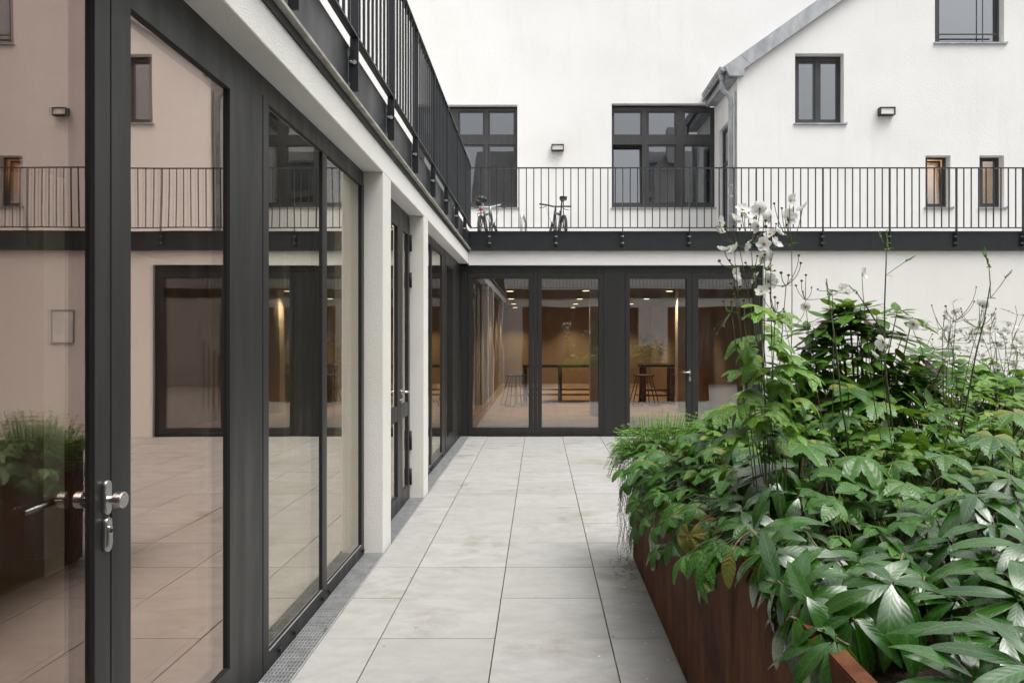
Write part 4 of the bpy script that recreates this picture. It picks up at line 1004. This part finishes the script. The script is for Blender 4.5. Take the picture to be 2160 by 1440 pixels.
# withered and curling single leaves at the rim
t = thing('withered_leaf', 'curled yellow brown withered leaf hanging in front of the rust panel', 'leaf', A(1455, 1128, 2.66))
q = MB(); put(q, palmate(.085, 1.1, sharp=30, cup=.4), A(1455, 1128, 2.66), (-.15,-.25,-1), (-.5,-.8,.25)); q.build('blade', M['withered'], t, smooth=True)
q = MB(); q.tube(bez(A(1510,1085,2.85), A(1480,1085,2.75), A(1455,1128,2.66), 5), .002, 4); q.build('stalk', M['dry'], t)
t = thing('withered_leaf', 'yellowing leaf hanging by the laurel above the rust panel', 'leaf', A(1540, 1180, 2.6))
q = MB(); put(q, lance(.13,.05,.8,.3,8,.2,.9,.8,.08), A(1545, 1160, 2.28), (-.35,-.2,-1), (-.6,-.7,.2)); q.build('blade', M['withered'], t, smooth=True)
q = MB(); q.tube(bez(A(1590,1120,2.4), A(1560,1125,2.32), A(1545,1160,2.28), 4), .002, 4); q.build('stalk', M['dry'], t)

# ------------------------------------------------------------------ anemones
def flower_mesh(seed, r):
    rr = random.Random(seed); q = MB()
    n = rr.choice((5, 6, 6, 7))
    cup = rr.uniform(.15, .55)
    for k in range(n):
        a = 2*math.pi*k/n + rr.uniform(-.12,.12); L = r*rr.uniform(.88,1.1); Wd = r*rr.uniform(.82,1.02)
        vs, fs, uv = [], [], []
        for i in range(6):
            t_ = i/5; hw = Wd*.5*(math.sin(math.pi*min(1, .10+t_*.80))**.8)*(1 if t_ < .85 else .86)
            for s_ in (-1,-.5,0,.5,1):
                x = L*(.10+.90*t_); y = s_*hw
                z = cup*r*t_*t_*1.1 + .22*abs(s_)*hw*(.6+t_) + rr.uniform(-.02,.02)*r
                vs.append((x*math.cos(a)-y*math.sin(a), x*math.sin(a)+y*math.cos(a), z + (.004 if k % 2 else 0))); uv.append((s_, t_))
        for i in range(5):
            for j in range(4):
                k0 = i*5+j; fs.append((k0, k0+5, k0+6, k0+1))
        q.add(vs, fs, uv, 0)
    for k in range(26):
        a = rr.uniform(0, 6.28); d = r*rr.uniform(.16,.30)
        q.ball((d*math.cos(a), d*math.sin(a), r*rr.uniform(.10,.22)), r*.042, 5, 4, m=1)
    q.ball((0,0,r*.12), r*.13, 8, 6, m=2)
    o = q.build('flower', [M['petal'], M['yellow'], M['bud']], None, smooth=True)
    me = o.data; bpy.data.objects.remove(o); return me
FL = [flower_mesh(k, .0285) for k in range(7)]
bm_ = MB(); bm_.ball((0,0,0), .0052, 7, 5); o_ = bm_.build('seed_head', M['bud'], None, smooth=True); BUD = o_.data; bpy.data.objects.remove(o_)
def anemone(label, base, Y, nodes, flowers, buds, fs=1.0, jit=.07, bract=.030, cat='flowering plant', leaves=None):
    t = thing('anemone', label, cat, base)
    s, q = MB(), MB()
    NP = []
    for (px, py) in nodes:
        p = A(px, py, Y + U(-jit, jit)); NP.append((px, py, p))
        c = Vector((base[0] + (p.x-base[0])*U(.1,.75) + U(-.04,.04), base[1] + U(-.06,.06), base[2] + (p.z-base[2])*.6))
        s.tube(bez(Vector(base) + Vector((U(-.08,.08), U(-.10,.10), 0)), c, p, 10), [.0026 - .00011*i for i in range(11)], 5)
        for j in range(5):
            a = j*1.3 + U(0,.6); put(q, lance(U(.8,1.5)*bract, bract*.42, U(.0,.6), .2, 4, .1, .8, .8), p, (math.cos(a), math.sin(a), U(-.1,.4)), (0,0,1))
        if p.z - base[2] > .6 and U(0,1) < .5:         # a ruff of leaves part way up the stem
            f = U(.35,.6); pm = Vector(base)*(1-f)**2 + c*2*f*(1-f) + p*f*f
            for j in range(4):
                a = j*1.57 + U(0,.8); put(q, lance(U(.06,.11), .045, U(.2,.8), .2, 6, .1, .75, .8, .05), pm, (math.cos(a), math.sin(a), U(-.1,.2)), (0,0,1))
    def near(px, py):
        return min(NP, key=lambda n: math.hypot(n[0]-px, n[1]-py) + (60 if n[1] < py-6 else 0))
    for kind, lst in (('flower', flowers), ('seed_head', buds)):
        for e in lst:
            px, py = e[0], e[1]
            n_ = near(px, py); p = A(px, py, n_[2].y + U(-jit, jit)*.8)
            mid = (n_[2]+p)/2 + Vector(((p.x-n_[2].x)*.35, 0, -.012))
            s.tube(bez(n_[2], mid, p, 6), [.0019,.0018,.0017,.0016,.0015,.0014,.0014], 4, False)
            o = bpy.data.objects.new(kind, rnd.choice(FL) if kind == 'flower' else BUD); col.objects.link(o); o.parent = t
            o.location = p - Vector(base)
            if kind == 'flower':
                k = fs*U(.85,1.12)*(e[2] if len(e) > 2 else 1); o.scale = (k,k,k)
                d = Vector((U(-1,1), U(-1.0,.7), U(-.4,1.0)))
                o.rotation_euler = d.to_track_quat('Z', 'Y').to_euler()
            else:
                k = U(.8,1.25); o.scale = (k,k,k*.85)
    s.build('stem', M['stem2'], t, smooth=True); q.build('foliage', M['lobed'], t, smooth=True)
    if leaves:
        g = MB()
        for (px, py) in leaves:
            p = A(px, py, Y + U(-.12,.12)); dx = -1 if px < leaves[0][0] else 1
            for j in range(2):
                put(g, palmate(U(.06,.095), U(.3,.9), sharp=U(17,24), cup=U(.05,.2)), p + Vector((U(-.02,.02), 0, U(-.03,.03))), (dx*U(.2,1), U(-.9,.3), U(-.4,.15)), (U(-.4,.4), U(-.5,.1), 1))
        g.build('leaf_ruff', M['lobed_light'], t, smooth=True)
    return t
c1 = lambda L: [(1480+x/4.8, 400+y/4.8) for x, y in L]
anemone('tallest anemone with a crowded head of white flowers rising from the planter edge', (.90, 2.72, .72), 2.66,
  c1([(380,580),(500,545),(700,590),(910,550),(350,790),(540,780),(650,800),(855,970),(300,1240),(430,1290),(745,1240),(330,1000),(600,1320),(560,900)]),
  c1([(180,330),(175,430),(350,320),(410,215),(435,280),(590,195),(700,265),(580,370),(890,110),(1020,195),(870,290),(700,460),(780,440),(635,555),(740,550),(340,610),(230,620),(440,570),(720,650),(610,690),(330,860),(395,905),(515,885),(670,930),(610,1040)]),
  c1([(180,720),(285,715),(530,285),(650,312),(497,350),(735,140),(812,188),(985,665),(1005,742),(880,865),(805,840),(740,820),(445,740),(640,655),(565,670),(830,1205),(837,1235),(820,1290),(885,1320),(690,1000),(695,1045),(742,1088),(770,1145),(325,1060),(220,1130),(300,1130),(425,1120),(390,980),(490,850),(300,950),(155,380),(240,360),(325,370),(385,400),(650,370),(755,345),(880,300),(862,355),(685,800),(715,860),(130,1410),(220,1385),(155,1460)]),
  leaves=[(1620,700),(1575,706),(1650,715),(1608,770),(1665,760),(1562,850),(1650,810),(1600,890),(1520,862),(1640,850),(1590,820),(1690,850),(1670,900),(1625,930),(1545,900),(1600,660),(1640,670),(1585,740),(1660,790),(1700,800),(1570,790),(1640,880)])
c2 = lambda L: [(1680+x/4.5, 580+y/4.5) for x, y in L]
anemone('slender anemone with one nodding white flower left of the upright rhododendron', (1.40, 3.5, .72), 3.35,
  [(1699,632),(1755,612),(1660,700)], [(1700,647),(1742,598),(1752,622),(1778,609),(1786,618)], [(1700,580),(1691,592),(1679,602),(1694,615),(1725,610),(1654,665),(1712,606)], .85)
anemone('anemone with two large white flowers low in front of the upright rhododendron', (1.55, 3.15, .72), 2.95,
  [(1858,760),(1830,690)], [(1866,722,1.5),(1843,749,.8),(1818,577,1.0)], [(1880,700)], 1.0)
anemone('slender anemone with sparse white flowers right of the upright rhododendron', (2.25, 3.9, .72), 3.7,
  c2([(1510,435),(1385,510),(1730,505),(1165,625),(1470,640)]) + [(2000,760)], c2([(1110,465),(1245,465),(1410,530),(1420,500),(1765,290),(1735,280)]),
  c2([(1285,288),(1417,295),(1497,335),(1510,357),(1400,387),(1707,115),(1688,250),(1893,318),(1795,405),(1780,262),(1880,415)]), 1.0)
anemone('distant cluster of small white anemones by the outside stair', (3.1, 4.85, .80), 4.85,
  c2([(1720,500),(1830,560),(1900,640),(1960,560),(2060,620),(2110,700),(1650,600),(1240,690),(1440,640),(1880,480),(1990,600)]),
  c2([(1840,500),(1890,510),(1870,480),(1990,520),(1570,525),(1640,560),(1550,620),(1520,700),(2060,640),(2090,620),(2100,680),(2130,650),(2150,690),(2085,600),(1690,560),(1930,560),(2140,600),(1600,590),(2010,560),(2050,690),(1650,640)]) + [(U(1975,2165), U(655,775)) for k in range(34)],
  c2([(1640,555),(1610,620),(1820,650),(1910,640),(1560,740),(2090,740),(2120,720),(2040,660),(1975,610),(1290,560),(1280,700)]) + [(U(1960,2165), U(640,780)) for k in range(26)], .8, .2, .022)
# flower spikes of the persicaria
def spike(label, base, Y, main, branches, spikes):
    t = thing('persicaria', label, 'flowering plant', base)
    s = MB(); P = [A(px, py, Y) for px, py in main]
    s.tube([Vector(base)] + P, [.0045] + [.0038 - .0022*i/len(P) for i in range(len(P))], 6)
    for br in branches:
        b0 = [A(px, py, Y) for px, py in br]; s.tube([min(P, key=lambda p: (p-b0[0]).length)] + b0, .0017, 5)
    s.build('stem', M['stem'], t, smooth=True)
    for sp in spikes:
        q = MB(); a, b_ = A(*sp[0], Y), A(*sp[1], Y)
        nn = max(8, int((b_-a).length/.0045))
        for k in range(nn):
            c = a + (b_-a)*k/nn; w_ = .0055*(1-.6*k/nn)
            q.ball(c + Vector((U(-w_,w_), U(-w_,w_), 0)), .0042*(1-.45*k/nn), 5, 4, 1.3)
        q.build('flower_spike', M['leaflet'] if sp[2:] else M['stem'], t, smooth=True)
    q = MB()
    for br in branches:
        for j in range(3):
            a = U(0,6.28); put(q, lance(U(.03,.06), .013, .4, .2, 4, .1), A(*br[0], Y), (math.cos(a), math.sin(a), .1), (0,0,1))
    q.build('foliage', M['leaflet'], t, smooth=True)
spike('straight persicaria stem with two green spikes in front of the steel terrace edge', (1.62, 3.25, .72), 3.3, [(1866,760),(1866,640),(1869,560),(1870,520)], [[(1867,582),(1890,565),(1912,550)],[(1870,524),(1858,502)]],
      [((1870,520),(1871,483),1),((1858,502),(1853,488),1),((1912,550),(1932,539),1)])
spike('tall dark persicaria stem with forked spikes before the white wall near the stair', (2.0, 3.6, .72), 3.6, [(2060,740),(2075,680),(2089,600),(2086,560)], [[(2090,628),(2112,600),(2122,585)],[(2086,562),(2078,540)],[(2089,628),(2096,620)]],
      [((2086,560),(2077,520),1),((2078,540),(2072,527),1),((2122,585),(2137,568),1)])
spike('thin persicaria stem leaning across the upright rhododendron', (1.45, 3.3, .72), 3.2, [(1775,850),(1762,720),(1750,640)], [[(1752,650),(1770,640)]], [((1750,640),(1743,586),1)])
spike('bare slanting persicaria stem crossing the rhododendron top', (1.70, 3.5, .72), 3.4, [(1862,700),(1830,650),(1808,618)], [[(1830,650),(1822,640)]], [((1808,618),(1789,600),1)])
# twiggy plant with rows of small dark leaflets
def twiggy(label, base, stems, Y):
    t = thing('twiggy_shrub', label, 'shrub', base)
    s, q = MB(), MB()
    for (px, py0, py1) in stems:
        P = [A(px + 6*math.sin(k*1.3+px), py0 + (py1-py0)*k/9, Y + .04*math.sin(k+px)) for k in range(10)]
        s.tube([Vector(base) + Vector((U(-.05,.05), 0, 0))] + P, [.003]+[.0026-.0001*k for k in range(10)], 5)
        for k in range(2, 10):
            for sg in (-1, 1):
                if U(0,1) < .5: continue
                d = Vector((sg*U(.4,1), U(-.9,.6), U(-.12,.3))).normalized(); L = U(.10,.22)*(1.1-.06*k)
                s.tube([P[k], P[k]+d*L*.5+Vector((0,0,.006)), P[k]+d*L], .0011, 4, False)
                m_ = int(L/.022)
                for j in range(1, m_+1):
                    for s2 in (-1, 1):
                        put(q, lance(U(.026,.042), .017, .3, .15, 3, .1, .8, .8), P[k]+d*L*j/m_, d*.5 + Vector((-d.y, d.x, 0))*s2 + Vector((0,0,U(-.2,.2))), (0,0,1))
    s.build('stem', M['bark'], t, smooth=True); q.build('foliage', M['rhodo'], t, smooth=True)
twiggy('twiggy shrub with rows of tiny dark leaflets among the distant small anemones', (3.0, 4.75, .72), [(2094,820,668),(2055,820,690),(2008,820,640),(2140,820,645)], 4.7)
twiggy('twiggy shrub with fine leaflets just right of the upright rhododendron', (2.35, 4.6, .72), [(1965,830,720),(1935,830,740)], 4.6)
# fallen petals on the paving
pm = MB(); put(pm, lance(.016,.009,.3,.1,3,.1), (0,0,0), (1,0,0), (0,0,1)); o_ = pm.build('fallen_petal', M['petal'], None); PM = o_.data; bpy.data.objects.remove(o_)
for (x, y) in ((.60,4.95),(.57,4.8),(.62,4.45),(.55,4.3),(.60,3.9),(.55,3.75),(.62,3.55),(.5,3.35),(.61,3.2),(.54,4.6),(.45,4.1),(.3,3.6),(.58,5.1)):
    o = bpy.data.objects.new('fallen_petal', PM); col.objects.link(o); o.location = (x, y, .004); o.rotation_euler = (0,0,U(0,6)); tag(o, 'small whitish petal fallen on the paving by the planter', 'petal', 'fallen petals on the paving')
for (x, y, lb) in ((-1.16, 3.93, 'shrivelled brown leaf on the edge of the drain grate'),):
    q = MB(); put(q, lance(.035,.022,1.2,.5,5,.3), (x,y,.006), (1,.4,.2), (0,0,1)); tag(q.build('fallen_leaf', M['withered'], None), lb, 'leaf')
EXPO = 0.70
# ------------------------------------------------------------------ light, camera
w = bpy.data.worlds.new('World'); sc.world = w; w.use_nodes = True
t = w.node_tree; bg = t.nodes['Background']
sky = t.nodes.new('ShaderNodeTexSky'); sky.sky_type = 'NISHITA'; sky.sun_disc = False
sd = Vector((.30, -.24, .92)).normalized()
sky.sun_elevation = math.asin(sd.z); sky.sun_rotation = math.atan2(sd.x, sd.y)
sky.air_density = 1.0; sky.dust_density = 9.0; sky.ozone_density = 1.0
hs = t.nodes.new('ShaderNodeHueSaturation'); hs.inputs['Saturation'].default_value = .22     # overcast: a grey sky
t.links.new(sky.outputs[0], hs.inputs['Color']); t.links.new(hs.outputs[0], bg.inputs[0])
bg.inputs[1].default_value = .15
L = bpy.data.lights.new('sun', 'SUN'); L.energy = .55; L.angle = R(60); L.color = (1.0, .975, .94)
so = bpy.data.objects.new('sun', L); col.objects.link(so)
so.rotation_euler = sd.to_track_quat('Z', 'Y').to_euler(); so.location = (4, -3, 12)
cam = bpy.data.cameras.new('camera'); co = bpy.data.objects.new('camera', cam); col.objects.link(co)
co.location = (0, 0, H); co.rotation_euler = (R(90), 0, 0)
cam.sensor_width = 36; cam.lens = 36*F/2160; cam.shift_x = -(CX-1080)/2160; cam.shift_y = (CY-720)/2160
cam.clip_start = .05; cam.clip_end = 300
sc.camera = co
sc.view_settings.view_transform = 'Standard'; sc.view_settings.look = 'None'
sc.view_settings.exposure = EXPO; sc.view_settings.gamma = 1.0
sc.render.engine = 'CYCLES'
sc.cycles.max_bounces = 10; sc.cycles.diffuse_bounces = 5; sc.cycles.glossy_bounces = 5; sc.cycles.transparent_max_bounces = 24
sc.cycles.use_denoising = True; sc.cycles.sample_clamp_indirect = 6.0
